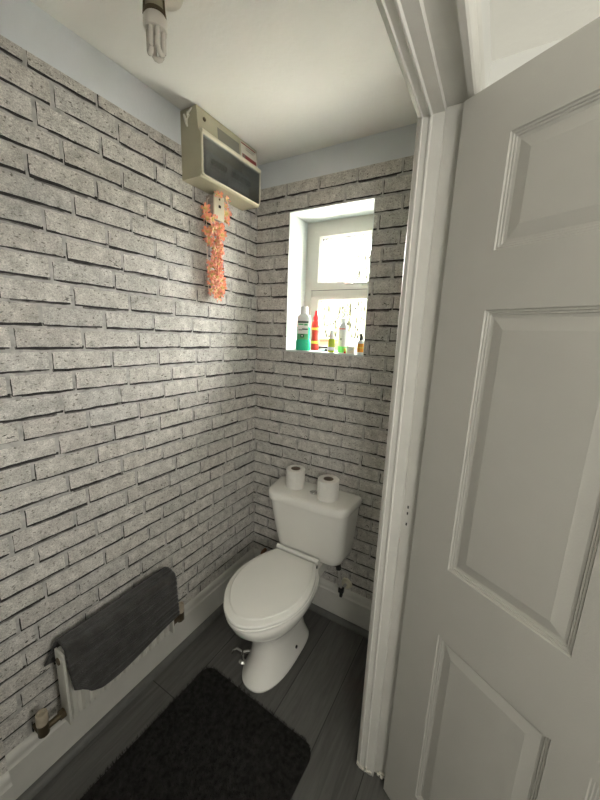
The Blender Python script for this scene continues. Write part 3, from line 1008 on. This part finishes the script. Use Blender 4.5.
def on_slope(bm, y0, y1, z0, z1, d=0.0008, mi=0):
    def X(z): return 0.094 - 0.008 * (z - 0.160) / (hh - 0.160)
    q = [bm.verts.new((X(z) + dd, y, z)) for dd in (-0.0005, d) for y, z in ((y0, z0), (y1, z0), (y1, z1), (y0, z1))]
    for f in ((4, 5, 6, 7), (0, 1, 5, 4), (1, 2, 6, 5), (2, 3, 7, 6), (3, 0, 4, 7)):
        bm.faces.new([q[k] for k in f]).material_index = mi


bm = bmesh.new(); on_slope(bm, -0.075, 0.055, 0.170, 0.214); bm_obj('grey_label', bm, M['grey_label'], fb, smooth=False)['label'] = 'dark grey blank label'
bm = bmesh.new(); on_slope(bm, 0.066, 0.174, 0.168, 0.233); on_slope(bm, 0.072, 0.168, 0.169, 0.186, 0.0014, 1); on_slope(bm, 0.068, 0.168, 0.224, 0.229, 0.0014, 1); on_slope(bm, 0.076, 0.090, 0.171, 0.183, 0.0020, 2)
on_slope(bm, 0.098, 0.16, 0.2165, 0.2185, 0.0014, 2); on_slope(bm, 0.098, 0.15, 0.2085, 0.2105, 0.0014, 2)
bm_obj('warning_label', bm, [M['white_label'], M['red_label'], M['grey_label']], fb, smooth=False)['label'] = 'white label with red bands'
bm = bmesh.new(); cyl(bm, (0.085, -hw + 0.035, 0.205), (0.0925, -hw + 0.035, 0.2065), 0.007, seg=18); bm_obj('screw', bm, M['brass'], fb)
bm = bmesh.new()
rg = random.Random(6)
tube(bm, [(0.02, -hw - 0.0005, 0.222), (0.028, -hw - 0.0015, 0.205), (0.036, -hw - 0.001, 0.196), (0.046, -hw - 0.0015, 0.212), (0.040, -hw - 0.001, 0.226)], [0.004, 0.006, 0.008, 0.006, 0.004], 8)
tube(bm, [(0.030, -hw - 0.0005, 0.20), (0.034, -hw - 0.0015, 0.188), (0.038, -hw - 0.0005, 0.178)], [0.006, 0.005, 0.003], 8)
tube(bm, [(0.044, -hw - 0.0005, 0.222), (0.054, -hw - 0.001, 0.228), (0.062, -hw - 0.0005, 0.234)], [0.004, 0.004, 0.003], 8)
bm_obj('filler_smear', bm, M['plaster_bit'], fb)['label'] = 'smear of white filler'

# isolator switch under it, with the flower garland hung on it
iso = empty('isolator_switch', (0, -0.327, 2.000), 'cream isolator switch on the left wall just under the fuse box', 'switch')
bm = bmesh.new(); box(bm, 0.0018, 0.044, -0.029, 0.029, 0.0, 0.094, bevel=0.003); bm_obj('back_box', bm, mottled('grey_back_box', (0.38, 0.33, 0.29), 0.6, 0.3, 60), iso)
bm = bmesh.new(); box(bm, 0.044, 0.052, -0.030, 0.030, -0.002, 0.096, bevel=0.0025); bm_obj('face_plate', bm, M['plate'], iso)
bm = bmesh.new(); box(bm, 0.052, 0.056, -0.006, 0.006, 0.046, 0.057, bevel=0.0015); bm_obj('rocker', bm, M['black'], iso)
bm = bmesh.new(); cyl(bm, (0.051, 0, 0.080), (0.0535, 0, 0.080), 0.004, seg=14); bm_obj('screw', bm, M['brass'], iso)

gar = empty('flower_garland', (0, -0.340, 2.095), 'orange and pink silk flower garland hanging down the brick wall below the fuse box', 'garland')
petal = new_mat('coral_petal', (0.86, 0.27, 0.15), 0.8)
m = petal
tc = nd(m, 'ShaderNodeTexCoord')
sp = nd(m, 'ShaderNodeVectorMath', operation='LENGTH'); ln(m, tc, 'Object', sp, 0)
cr_ = nd(m, 'ShaderNodeValToRGB')
els = cr_.color_ramp.elements
els[0].position = 0.0; els[0].color = (0.50, 0.45, 0.06, 1)
els[1].position = 1.0; els[1].color = (0.92, 0.32, 0.22, 1)
e1 = els.new(0.36); e1.color = (0.82, 0.60, 0.26, 1)
e2 = els.new(0.62); e2.color = (0.92, 0.42, 0.24, 1)
dv = nd(m, 'ShaderNodeMath', operation='DIVIDE'); dv.inputs[1].default_value = 0.026
m.node_tree.links.new(sp.outputs['Value'], dv.inputs[0]); ln(m, dv, 'Value', cr_, 'Fac'); ln(m, cr_, 'Color', bsdf(m), 'Base Color')
bsdf(m).inputs['Subsurface Weight'].default_value = 0.0
petal_pale = petal.copy(); petal_pale.name = 'pale_petal'
for nn in petal_pale.node_tree.nodes:
    if nn.type == 'VALTORGB':
        nn.color_ramp.elements[1].color = (0.84, 0.66, 0.30, 1); nn.color_ramp.elements[2].color = (0.92, 0.56, 0.36, 1); nn.color_ramp.elements[3].color = (0.90, 0.30, 0.26, 1)
fl_mesh = []
for q in range(4):
    rg = random.Random(20 + q)
    bm = bmesh.new()
    npet = 8
    for p in range(npet):
        a = 2 * math.pi * p / npet + rg.uniform(-0.15, 0.15)
        L = rg.uniform(0.020, 0.028); wd = rg.uniform(0.0055, 0.0075)
        up0 = rg.uniform(0.000, 0.016); curl = rg.uniform(-0.010, 0.008)
        rows_ = []
        for i, (t, ws) in enumerate(((0.12, 0.30), (0.4, 0.8), (0.68, 1.0), (0.88, 0.75), (1.0, 0.25))):
            zc = up0 * math.sin(t * 2.0) + curl * t * t
            row = []
            for s in (-1, 0, 1):
                lx = L * t; lyy = s * wd * ws; zz = zc + (0.0025 if s else 0.0) * t + rg.uniform(-0.0012, 0.0012)
                row.append(bm.verts.new((lx * math.cos(a) - lyy * math.sin(a), lx * math.sin(a) + lyy * math.cos(a), zz)))
            rows_.append(row)
        for r_a, r_b in zip(rows_[:-1], rows_[1:]):
            for s in range(2): bm.faces.new((r_a[s], r_a[s + 1], r_b[s + 1], r_b[s]))
    lathe(bm, [(0.005, -0.002), (0.0055, 0.002), (0.003, 0.005), (0.0005, 0.006)], seg=8)
    me = bpy.data.meshes.new('flower'); bm.to_mesh(me); bm.free(); me.materials.append(petal_pale if q in (1, 3) else petal)
    fl_mesh.append(me)
rg = random.Random(31)
spots = []
for st, (yy, ph) in enumerate(((-0.380, 0.0), (-0.316, 0.5))):
    nfl = 19
    for k in range(nfl):
        z = 0.0 - 0.41 * (k + ph) / nfl
        if z > (-0.115 if st == 1 else -0.055): continue
        y = yy + (0.010 if z < -0.12 else -0.002) * (1 if st == 0 else -1) + rg.uniform(-0.012, 0.012) + 0.345
        x = rg.uniform(0.024, 0.040)
        spots.append((x, y, z, rg.uniform(-0.6, 0.6), rg.uniform(-0.8, 0.8)))
for k in range(22):       # filler blooms between the strands
    z = -0.125 - 0.290 * k / 21
    spots.append((rg.uniform(0.035, 0.055), rg.uniform(-0.028, 0.030), z, rg.uniform(-0.5, 0.5), rg.uniform(-0.5, 0.5)))
# blooms at the right of the switch and along its top edge
for y, z, x in ((0.071, -0.020, 0.03), (0.072, -0.050, 0.034), (0.068, -0.083, 0.03), (-0.040, -0.105, 0.06), (0.030, -0.125, 0.045), (-0.018, -0.008, 0.066), (-0.002, -0.004, 0.064), (0.046, -0.006, 0.062)):
    spots.append((x, y, z, rg.uniform(-0.4, 0.4), rg.uniform(-0.4, 0.4)))
for k, (x, y, z, ta, tb) in enumerate(spots):
    o = bpy.data.objects.new('flower', fl_mesh[k % 4]); COL.objects.link(o); o.parent = gar
    o.location = (x, y, z)
    o.rotation_euler = Euler((ta, R(90) + tb, rg.uniform(0, 0.2)))
    sc = rg.uniform(0.85, 1.1) if z < -0.03 else 0.62; o.scale = (sc, sc, sc)
for st, yy in enumerate((-0.033, 0.023)):
    bm = bmesh.new(); tube(bm, [(0.02, 0.0, -0.002), (0.022, yy * 0.8, -0.02), (0.02, yy, -0.1), (0.022, yy, -0.25), (0.02, yy * 0.8, -0.40)], 0.0012, 6)
    bm_obj('string', bm, M['plate'], gar)

# ------------------------------------------------------------------ light bulb in its ceiling holder
LX, LY = 0.387, -0.876
lamp = empty('ceiling_lamp', (LX, LY, H), 'bare compact fluorescent bulb in a ceiling holder, near the top edge', 'lamp')
bm = bmesh.new(); lathe(bm, [(0.052, 0.0), (0.052, -0.022), (0.047, -0.060), (0.040, -0.078), (0.020, -0.084)], (0.018, 0.012, 0), 32)
bm_obj('lamp_base', bm, M['lamp_white'], lamp)
bm = bmesh.new(); lathe(bm, [(0.022, -0.07), (0.0215, -0.112), (0.020, -0.118), (0.010, -0.118)], (0, 0, 0), 24)
bm_obj('lamp_holder', bm, M['lamp_holder'], lamp)
bm = bmesh.new(); lathe(bm, [(0.016, -0.112), (0.024, -0.114), (0.0245, -0.122), (0.017, -0.125)], (0, 0, 0), 24)
for a in (0.3, 2.4, 4.3):
    cyl(bm, (0.0225 * math.cos(a), 0.0225 * math.sin(a), -0.095), (0.0250 * math.cos(a), 0.0250 * math.sin(a), -0.128), 0.0024, seg=8)
bm_obj('shade_ring', bm, M['brass'], lamp)
bm = bmesh.new(); lathe(bm, [(0.016, -0.120), (0.0235, -0.123), (0.0265, -0.128), (0.0268, -0.142), (0.0245, -0.150), (0.010, -0.1505)], (0, 0, 0), 28)
bulb = bm_obj('bulb', bm, M['lamp_white'], lamp)
for a in (0.15, 0.15 + 2.094, 0.15 + 4.189):
    bm = bmesh.new()
    ca, sa = math.cos(a), math.sin(a)
    pts = []
    for s, z in [(-1, -0.148), (-1, -0.185)] + [(-math.cos(R(t)), -0.186 - 0.010 * math.sin(R(t))) for t in (20, 50, 90, 130, 160)] + [(1, -0.185), (1, -0.148)]:
        rr = 0.0135
        tang = s * 0.0088
        pts.append((rr * ca - tang * sa, rr * sa + tang * ca, z))
    tube(bm, pts, 0.0058, 12)
    bm_obj('bulb_tube', bm, M['lamp_tube'], bulb, angle=60)

# ------------------------------------------------------------------ radiator and towel
RY0, RY1, RZ0, RZ1 = -1.095, -0.685, 0.222, 0.500
rad = empty('radiator', (0, (RY0 + RY1) / 2, RZ0), 'small white panel radiator low on the left brick wall under a grey towel', 'radiator')
rc = (RY0 + RY1) / 2
rh = (RY1 - RY0) / 2
hz = RZ1 - RZ0
bm = bmesh.new()
# fluted front panel: profile along y
prof = []
nfl = 11
y = -rh + 0.004
fw_ = (2 * rh - 0.008) / nfl
front = []
for k in range(nfl):
    y0 = -rh + 0.004 + k * fw_
    front += [(y0 + fw_ * 0.02, 0.089), (y0 + fw_ * 0.20, 0.101), (y0 + fw_ * 0.58, 0.101), (y0 + fw_ * 0.76, 0.089)]
lo = [(0.062, -rh + 0.004)] + [(x, yy) for yy, x in front] + [(0.062, rh - 0.004)]
rings = [[bm.verts.new((x if 0.03 < z < hz - 0.03 else min(x, 0.095) - (0.0 if 0.005 < z < hz - 0.005 else 0.006), yy, z)) for x, yy in lo] for z in (0.0, 0.006, 0.022, 0.034, hz - 0.034, hz - 0.022, hz - 0.006, hz)]
loft(bm, rings)
bm_obj('panel', bm, M['radiator'], rad, angle=40)
for s in (-1, 1):
    bm = bmesh.new(); box(bm, 0.050, 0.103, s * rh - 0.004, s * rh + 0.004, 0.0, hz, bevel=0.002); cyl(bm, (0.078, s * rh, hz - 0.03), (0.078, s * (rh + 0.006), hz - 0.03), 0.011, seg=20)
    bm_obj('side_panel', bm, M['radiator'], rad)
bm = bmesh.new(); cyl(bm, (0.078, -rh - 0.006, hz - 0.03), (0.078, -rh - 0.009, hz - 0.03), 0.0125, seg=20); bm_obj('bleed_plug', bm, M['brass'], rad)
bm = bmesh.new(); box(bm, 0.0012, 0.062, -rh + 0.06, -rh + 0.085, 0.03, hz - 0.03); bm_obj('bracket', bm, M['radiator'], rad, smooth=False)
bm = bmesh.new(); box(bm, 0.0012, 0.062, rh - 0.085, rh - 0.06, 0.03, hz - 0.03); bm_obj('bracket', bm, M['radiator'], rad, smooth=False)
bm = bmesh.new(); box(bm, 0.1, 0.1008, -rh + 0.115, -rh + 0.165, 0.036, 0.058); bm_obj('sticker', bm, M['white_label'], rad, smooth=False)
for s in (-1, 1):
    y0, y1 = s * (rh + 0.004), s * (rh + 0.065)
    zz = 0.055 if s < 0 else 0.035
    bm = bmesh.new(); cyl(bm, (0.070, y0, zz - 0.02), (0.070, y1, zz - 0.02), 0.010, seg=14); cyl(bm, (0.070, y0, zz - 0.02), (0.070, y0 + s * 0.016, zz - 0.02), 0.015, seg=8)
    cyl(bm, (0.070, y1, zz - 0.034), (0.070, y1, zz + 0.008), 0.0155, seg=18)
    bm_obj('valve_body', bm, M['brass'], rad)
    bm = bmesh.new(); lathe(bm, [(0.0145, zz + 0.006), (0.0165, zz + 0.009), (0.0165, zz + 0.042), (0.015, zz + 0.047), (0.011, zz + 0.0472), (0.0105, zz + 0.040), (0.001, zz + 0.039)], (0.070, y1, 0), 20); bm_obj('valve_cap', bm, M['cap_beige'], rad)
    bm = bmesh.new(); tube(bm, [(0.070, y1, zz - 0.030), (0.069, y1, zz - 0.042), (0.060, y1, zz - 0.050), (0.03, y1, zz - 0.052), (0.0016, y1, zz - 0.052)], 0.0078, 12); bm_obj('pipe', bm, M['brass'], rad)

# towel: ribbed cloth folded over the top
tw = bmesh.new()
NU, NV = 60, 200
BOT = ([-1.098, -1.068, -1.035, -0.985, -0.93, -0.85, -0.76, -0.672], [0.383, 0.358, 0.318, 0.300, 0.297, 0.303, 0.307, 0.312])
rg = random.Random(12)
g = []
for i in range(NU + 1):
    u = i / NU
    y = -1.090 + u * (-0.668 + 1.090)
    zb = cr(BOT[0], BOT[1], y)
    zback = 0.37 + 0.06 * (1 - u) ** 2
    top = 0.511
    path = [(0.026 - 0.004 * (1 - u), zback), (0.030, (zback + top) / 2), (0.036, top - 0.012), (0.048, top + 0.001), (0.075, top + 0.003), (0.100, top - 0.002), (0.1105, top - 0.02), (0.1135, top - 0.06), (0.115, (top + zb) / 2), (0.117 + 0.012 * max(0, 1 - u * 1.2), zb)]
    d = [0]
    for a, b_ in zip(path[:-1], path[1:]): d.append(d[-1] + math.hypot(b_[0] - a[0], b_[1] - a[1]))
    row = []
    for j in range(NV + 1):
        s = d[-1] * j / NV
        x = cr(d, [p[0] for p in path], s); z = cr(d, [p[1] for p in path], s)
        fr = d[-1] - s                     # distance from the front hem
        ph = ((s - d[5]) / 0.041) % 1.0
        rib = math.exp(-((ph - 0.5) / 0.07) ** 2)
        soft = math.sin(math.pi * ph)
        bulge = 0.0045 * rib + 0.0040 * (1 - soft) + 0.0016 * math.sin(9 * u + 3 * j / NV) + 0.006 * max(0, math.sin(4.0 * u + 0.4)) * (max(0, (s - d[6])) / 0.18)
        nx_, nz_ = (0, 0)
        if j < NV * 0.25: nx_ = -0.3
        elif z > 0.495: nz_ = 1
        else: nx_ = 1
        yy = y - 0.030 * (1 - u) ** 4 * max(0, 1 - j / (NV * 0.30)) + 0.003 * math.sin(7 * j / NV)
        row.append(tw.verts.new((x + bulge * nx_, yy, z + bulge * nz_ - 0.006 * math.sin(3.1 * u) * 0)))
    g.append(row)
for a, b_ in zip(g[:-1], g[1:]):
    for j in range(NV): tw.faces.new((a[j], a[j + 1], b_[j + 1], b_[j]))
tmat = mottled('charcoal_towel', (0.060, 0.058, 0.055), 0.95, 0.35, 30, 0.5, 500, spec=0.1)
bsdf(tmat).inputs['Sheen Weight'].default_value = 0.25
towel = bm_obj('towel', tw, tmat, angle=80)
sm = towel.modifiers.new('thickness', 'SOLIDIFY'); sm.thickness = 0.005; sm.offset = 1
tag(towel, 'dark grey ribbed towel draped over the small radiator', 'towel')

# ------------------------------------------------------------------ rug
rug = empty('rug', (0.47, -0.95, 0), 'black shaggy bath mat on the floor in front of the toilet', 'rug', R(-2))
bm = bmesh.new()
RX, RYh = 0.287, 0.365
rings = []
for ins, z in ((0.0, 0.0), (0.0, 0.006), (0.004, 0.011)):
    rings.append([bm.verts.new(p) for p in rring(-RX + ins, RX - ins, -RYh + ins, RYh - ins, 0.045, z)])
loft(bm, rings)
rmat = mottled('black_rug_pile', (0.026, 0.025, 0.023), 0.95, 0.5, 60, 0.6, 300, spec=0.05)
bm_obj('backing', bm, rmat, rug)
rg = random.Random(77)
vs, fs = [], []
for k in range(26000):
    x = rg.uniform(-RX - 0.002, RX + 0.002); y = rg.uniform(-RYh, RYh + 0.002)
    if y < -0.12 and rg.random() < 0.6: continue
    ax, ay = abs(x) - (RX - 0.045), abs(y) - (RYh - 0.045)
    if ax > 0 and ay > 0 and math.hypot(ax, ay) > 0.046: continue
    a = rg.uniform(0, 2 * math.pi); l = rg.uniform(0.003, 0.009); hgt = rg.uniform(0.008, 0.014)
    wv = rg.uniform(0.0008, 0.0016); b_ = a + 1.57
    i0 = len(vs)
    z0 = 0.008
    vs += [(x - wv * math.cos(b_), y - wv * math.sin(b_), z0), (x + wv * math.cos(b_), y + wv * math.sin(b_), z0), (x + l * math.cos(a), y + l * math.sin(a), z0 + hgt)]
    fs.append((i0, i0 + 1, i0 + 2))
me = bpy.data.meshes.new('pile'); me.from_pydata(vs, [], fs); me.materials.append(rmat)
o = bpy.data.objects.new('pile', me); COL.objects.link(o); o.parent = rug; o['kind'] = 'stuff'

# ------------------------------------------------------------------ toiletries on the window sill
def plastic(name, col, rough=0.3, trans=0.0):
    return new_mat(name, col, rough, trans=trans, coat=0.2)


P_white = plastic('white_cap', (0.85, 0.85, 0.82)); P_red = plastic('red_cap', (0.75, 0.02, 0.02)); P_redb = plastic('red_bottle', (0.62, 0.035, 0.02))
P_green = plastic('green_mouthwash', (0.03, 0.55, 0.30), 0.12); P_label = plastic('pale_label', (0.80, 0.82, 0.76), 0.4); P_dk = plastic('dark_label', (0.02, 0.05, 0.03), 0.4)
P_lgreen = plastic('green_label', (0.10, 0.42, 0.16), 0.4); P_lime = plastic('lime_bottle', (0.52, 0.68, 0.05), 0.25); P_clear = plastic('clear_plastic', (0.80, 0.83, 0.80), 0.15)
P_orange = plastic('orange_bottle', (0.90, 0.38, 0.03), 0.3); P_yel = plastic('yellow_label', (0.85, 0.60, 0.08), 0.4); P_grn2 = plastic('bright_green', (0.20, 0.75, 0.18), 0.3); P_blue = plastic('pale_blue', (0.45, 0.62, 0.70), 0.35)
P_grey = plastic('grey_label_print', (0.30, 0.31, 0.28), 0.4)


def oval(bm, rows_, sx, sy, mi, cap0=True, cap1=True, n=28, e_=2.6):
    """loft of superellipse sections: rows (scale, z)"""
    rings = []
    for s, z in rows_:
        rr = []
        for k in range(n):
            a = 2 * math.pi * k / n
            c, q = math.cos(a), math.sin(a)
            rr.append(bm.verts.new((s * sx * math.copysign(abs(c) ** (2 / e_), c), s * sy * math.copysign(abs(q) ** (2 / e_), q), z)))
        rings.append(rr)
    if isinstance(mi, int): mi = [mi] * (len(rings) - 1)
    for i in range(len(rings) - 1): loft(bm, rings[i:i + 2], mi[i], cap0 and i == 0, cap1 and i == len(rings) - 2)


def label_patch(bm, sx, sy, s, x0, x1, z0, z1, mi, off=0.0006, e_=2.6):
    """label wrapped on the front of an oval bottle, from x0 to x1 (fractions of the half width)"""
    n = 10
    lo = []; hi = []
    for k in range(n + 1):
        fx = x0 + (x1 - x0) * k / n
        yv = -(1 - abs(fx) ** e_) ** (1 / e_)
        p = (s * sx * fx, s * sy * yv - off)
        lo.append(bm.verts.new((p[0], p[1], z0))); hi.append(bm.verts.new((p[0], p[1], z1)))
    for k in range(n): bm.faces.new((lo[k], lo[k + 1], hi[k + 1], hi[k])).material_index = mi


SG = 'bottles on the window sill'
t = empty('mouthwash_bottle', (0.287, 0.030, 1.4472), 'green mouthwash bottle with white cap and dark label at the left end of the sill', 'bottle', R(14), SG)
bm = bmesh.new()
oval(bm, [(0.94, 0), (1.0, 0.004), (1.0, 0.046), (0.93, 0.052), (0.90, 0.058), (0.90, 0.118), (0.90, 0.160), (0.86, 0.170), (0.66, 0.178), (0.40, 0.182), (0.40, 0.187)], 0.039, 0.022, [0, 0, 0, 0, 0, 1, 1, 1, 1, 1])
body = bm_obj('body', bm, [P_green, P_clear], t, angle=45)
bm = bmesh.new()
label_patch(bm, 0.039, 0.022, 0.9, -0.80, 0.80, 0.056, 0.150, 0)
label_patch(bm, 0.039, 0.022, 0.9, -0.80, 0.80, 0.138, 0.147, 1, 0.0009)
label_patch(bm, 0.039, 0.022, 0.9, -0.70, 0.10, 0.128, 0.135, 2, 0.0009); label_patch(bm, 0.039, 0.022, 0.9, 0.20, 0.70, 0.126, 0.134, 2, 0.0009)
label_patch(bm, 0.039, 0.022, 0.9, -0.78, 0.78, 0.056, 0.084, 2, 0.0009)
label_patch(bm, 0.039, 0.022, 0.9, -0.65, -0.05, 0.100, 0.108, 3, 0.0009); label_patch(bm, 0.039, 0.022, 0.9, -0.1, 0.75, 0.104, 0.111, 1, 0.0009)
label_patch(bm, 0.039, 0.022, 0.9, -0.30, 0.22, 0.066, 0.082, 1, 0.0012); label_patch(bm, 0.039, 0.022, 0.9, -0.14, 0.06, 0.071, 0.077, 0, 0.0015)
bm_obj('bottle_label', bm, [P_label, P_dk, P_lgreen, P_grey], t, smooth=False)
bm = bmesh.new(); lathe(bm, [(0.0195, 0.184), (0.0200, 0.186), (0.0200, 0.191), (0.0185, 0.192), (0.0185, 0.217), (0.0170, 0.219), (0.001, 0.219)], seg=24); bm_obj('cap', bm, P_white, t)

t = empty('red_bottle', (0.326, 0.086, 1.4490), 'slim red bottle with a pointed red cap behind the mouthwash', 'bottle', 0.2, SG)
bm = bmesh.new(); lathe(bm, [(0.020, 0), (0.0215, 0.004), (0.0215, 0.05), (0.0190, 0.075), (0.0210, 0.105), (0.0215, 0.130), (0.017, 0.148), (0.011, 0.156)], seg=24); bm_obj('body', bm, P_redb, t)
bm = bmesh.new(); lathe(bm, [(0.0222, 0.034), (0.0222, 0.048)], seg=24, cap0=False, cap1=False); bm_obj('bottle_label', bm, P_yel, t)
bm = bmesh.new(); lathe(bm, [(0.0215, 0.104), (0.0221, 0.116)], seg=24, cap0=False, cap1=False); bm_obj('bottle_label', bm, P_yel, t)
bm = bmesh.new(); lathe(bm, [(0.0145, 0.152), (0.0155, 0.155), (0.0150, 0.168), (0.009, 0.180), (0.0065, 0.196), (0.004, 0.202), (0.001, 0.203)], seg=24); bm_obj('cap', bm, P_red, t)

t = empty('black_tin', (0.366, 0.105, 1.4498), 'small black flat tin lying near the glass beside the red bottle', 'tin', 0.1)
bm = bmesh.new(); box(bm, -0.027, 0.027, -0.014, 0.014, 0, 0.012, bevel=0.003); bm_obj('base', bm, P_grey, t)
bm = bmesh.new(); box(bm, -0.028, 0.028, -0.015, 0.015, 0.0115, 0.021, bevel=0.003); bm_obj('lid', bm, M['black'], t)
t = empty('lotion_tube', (0.388, 0.055, 1.4481), 'small pale blue tube lying on the sill in front of the black tin', 'tube', R(6))
bm = bmesh.new(); rows_ = []
rings = []
for x, hy, hz_ in ((-0.022, 0.0085, 0.0012), (-0.012, 0.0082, 0.004), (0.006, 0.0065, 0.0062), (0.014, 0.006, 0.006)):
    rings.append([bm.verts.new((x, hy * math.cos(2 * math.pi * k / 16), 0.0064 + hz_ * math.sin(2 * math.pi * k / 16))) for k in range(16)])
loft(bm, rings); bm_obj('body', bm, P_blue, t)
bm = bmesh.new(); cyl(bm, (0.014, 0, 0.0064), (0.026, 0, 0.0064), 0.0058, seg=16); bm_obj('cap', bm, M['black'], t)

t = empty('spray_bottle', (0.451, 0.025, 1.4470), 'little lime green bottle with a clear cap in the middle of the sill', 'bottle', 0, SG)
bm = bmesh.new(); lathe(bm, [(0.0155, 0), (0.0165, 0.003), (0.0165, 0.058), (0.014, 0.064), (0.010, 0.067)], seg=24); bm_obj('body', bm, P_lime, t)
bm = bmesh.new(); lathe(bm, [(0.01685, 0.010), (0.01685, 0.026)], seg=24, cap0=False, cap1=False); bm_obj('bottle_label', bm, P_label, t)
bm = bmesh.new(); lathe(bm, [(0.0125, 0.066), (0.0130, 0.074), (0.0105, 0.080), (0.0100, 0.104), (0.008, 0.106), (0.001, 0.106)], seg=20); bm_obj('cap', bm, P_white, t)

t = empty('pump_bottle', (0.498, 0.052, 1.4480), 'clear pump bottle with a red band, tallest thing on the right half of the sill', 'bottle', R(-20), SG)
bm = bmesh.new(); oval(bm, [(0.95, 0), (1, 0.004), (1, 0.03), (1, 0.115), (0.95, 0.126), (0.6, 0.138), (0.42, 0.142), (0.42, 0.148)], 0.024, 0.017, [1, 1, 0, 0, 0, 0, 0]); bm_obj('body', bm, [P_clear, P_grn2], t, angle=45)
bm = bmesh.new(); label_patch(bm, 0.024, 0.017, 1.0, -0.92, 0.92, 0.116 - 0.004, 0.1205 - 0.004, 0); label_patch(bm, 0.024, 0.017, 1.0, -0.85, 0.85, 0.035, 0.102, 1)
label_patch(bm, 0.024, 0.017, 1.0, -0.7, -0.35, 0.072, 0.098, 2, 0.0009); label_patch(bm, 0.024, 0.017, 1.0, -0.1, 0.4, 0.060, 0.070, 2, 0.0009)
bm_obj('bottle_label', bm, [P_red, P_label, P_grey], t, smooth=False)
bm = bmesh.new(); lathe(bm, [(0.012, 0.147), (0.0125, 0.150), (0.0125, 0.162), (0.006, 0.166), (0.0035, 0.168), (0.0035, 0.186), (0.006, 0.188), (0.006, 0.194), (0.001, 0.195)], seg=20); tube(bm, [(0, 0, 0.191), (0.018, 0, 0.192), (0.028, 0, 0.189)], [0.0045, 0.004, 0.003], 10); bm_obj('pump', bm, P_clear, t)

t = empty('white_box', (0.550, 0.045, 1.4477), 'low white carton on the sill left of the orange bottle', 'box', R(-8))
bm = bmesh.new(); box(bm, -0.021, 0.021, -0.012, 0.012, 0, 0.034, bevel=0.001); bm_obj('carton', bm, P_white, t, smooth=False)
bm = bmesh.new()
for z, x1 in ((0.024, 0.012), (0.018, 0.015), (0.012, 0.006)): box(bm, -0.015, x1, -0.0124, -0.0119, z, z + 0.002)
bm_obj('print', bm, P_blue, t, smooth=False)
t = empty('clear_jar', (0.540, 0.100, 1.4496), 'wide pale jar behind the low white carton', 'jar', 0)
bm = bmesh.new(); lathe(bm, [(0.017, 0), (0.0185, 0.003), (0.0185, 0.040), (0.017, 0.043)], seg=28, sx=1.25); bm_obj('body', bm, P_clear, t)
bm = bmesh.new(); lathe(bm, [(0.0188, 0.0425), (0.0192, 0.045), (0.0192, 0.060), (0.017, 0.062), (0.001, 0.062)], seg=28, sx=1.25); bm_obj('lid', bm, P_white, t)
t = empty('lip_balm', (0.5275, 0.017, 1.4468), 'tiny red and orange stick leaning by the white carton', 'lip balm', 0)
bm = bmesh.new(); cyl(bm, (0, 0, 0), (0, 0, 0.009), 0.0052, seg=16); bm_obj('cap', bm, P_red, t)
bm = bmesh.new(); cyl(bm, (0, 0, 0.009), (0, 0, 0.024), 0.0047, seg=16); bm_obj('stick', bm, P_yel, t)

t = empty('orange_bottle', (0.604, 0.023, 1.4470), 'small orange bottle with a black spray top at the right end of the sill', 'bottle', 0.2, SG)
bm = bmesh.new(); lathe(bm, [(0.0145, 0), (0.0155, 0.003), (0.0155, 0.010), (0.0155, 0.050), (0.0155, 0.056), (0.012, 0.063), (0.008, 0.066)], seg=24, mi=[1, 1, 0, 1, 1, 1]); bm_obj('body', bm, [P_orange, P_clear], t)
bm = bmesh.new(); lathe(bm, [(0.0158, 0.028), (0.0158, 0.034)], seg=24, cap0=False, cap1=False); bm_obj('bottle_label', bm, P_yel, t)
bm = bmesh.new(); lathe(bm, [(0.0095, 0.065), (0.0095, 0.076), (0.007, 0.079), (0.0065, 0.095), (0.001, 0.0955)], seg=18); box(bm, -0.010, 0.004, -0.004, 0.004, 0.084, 0.095, bevel=0.0015); bm_obj('spray_top', bm, M['black'], t)
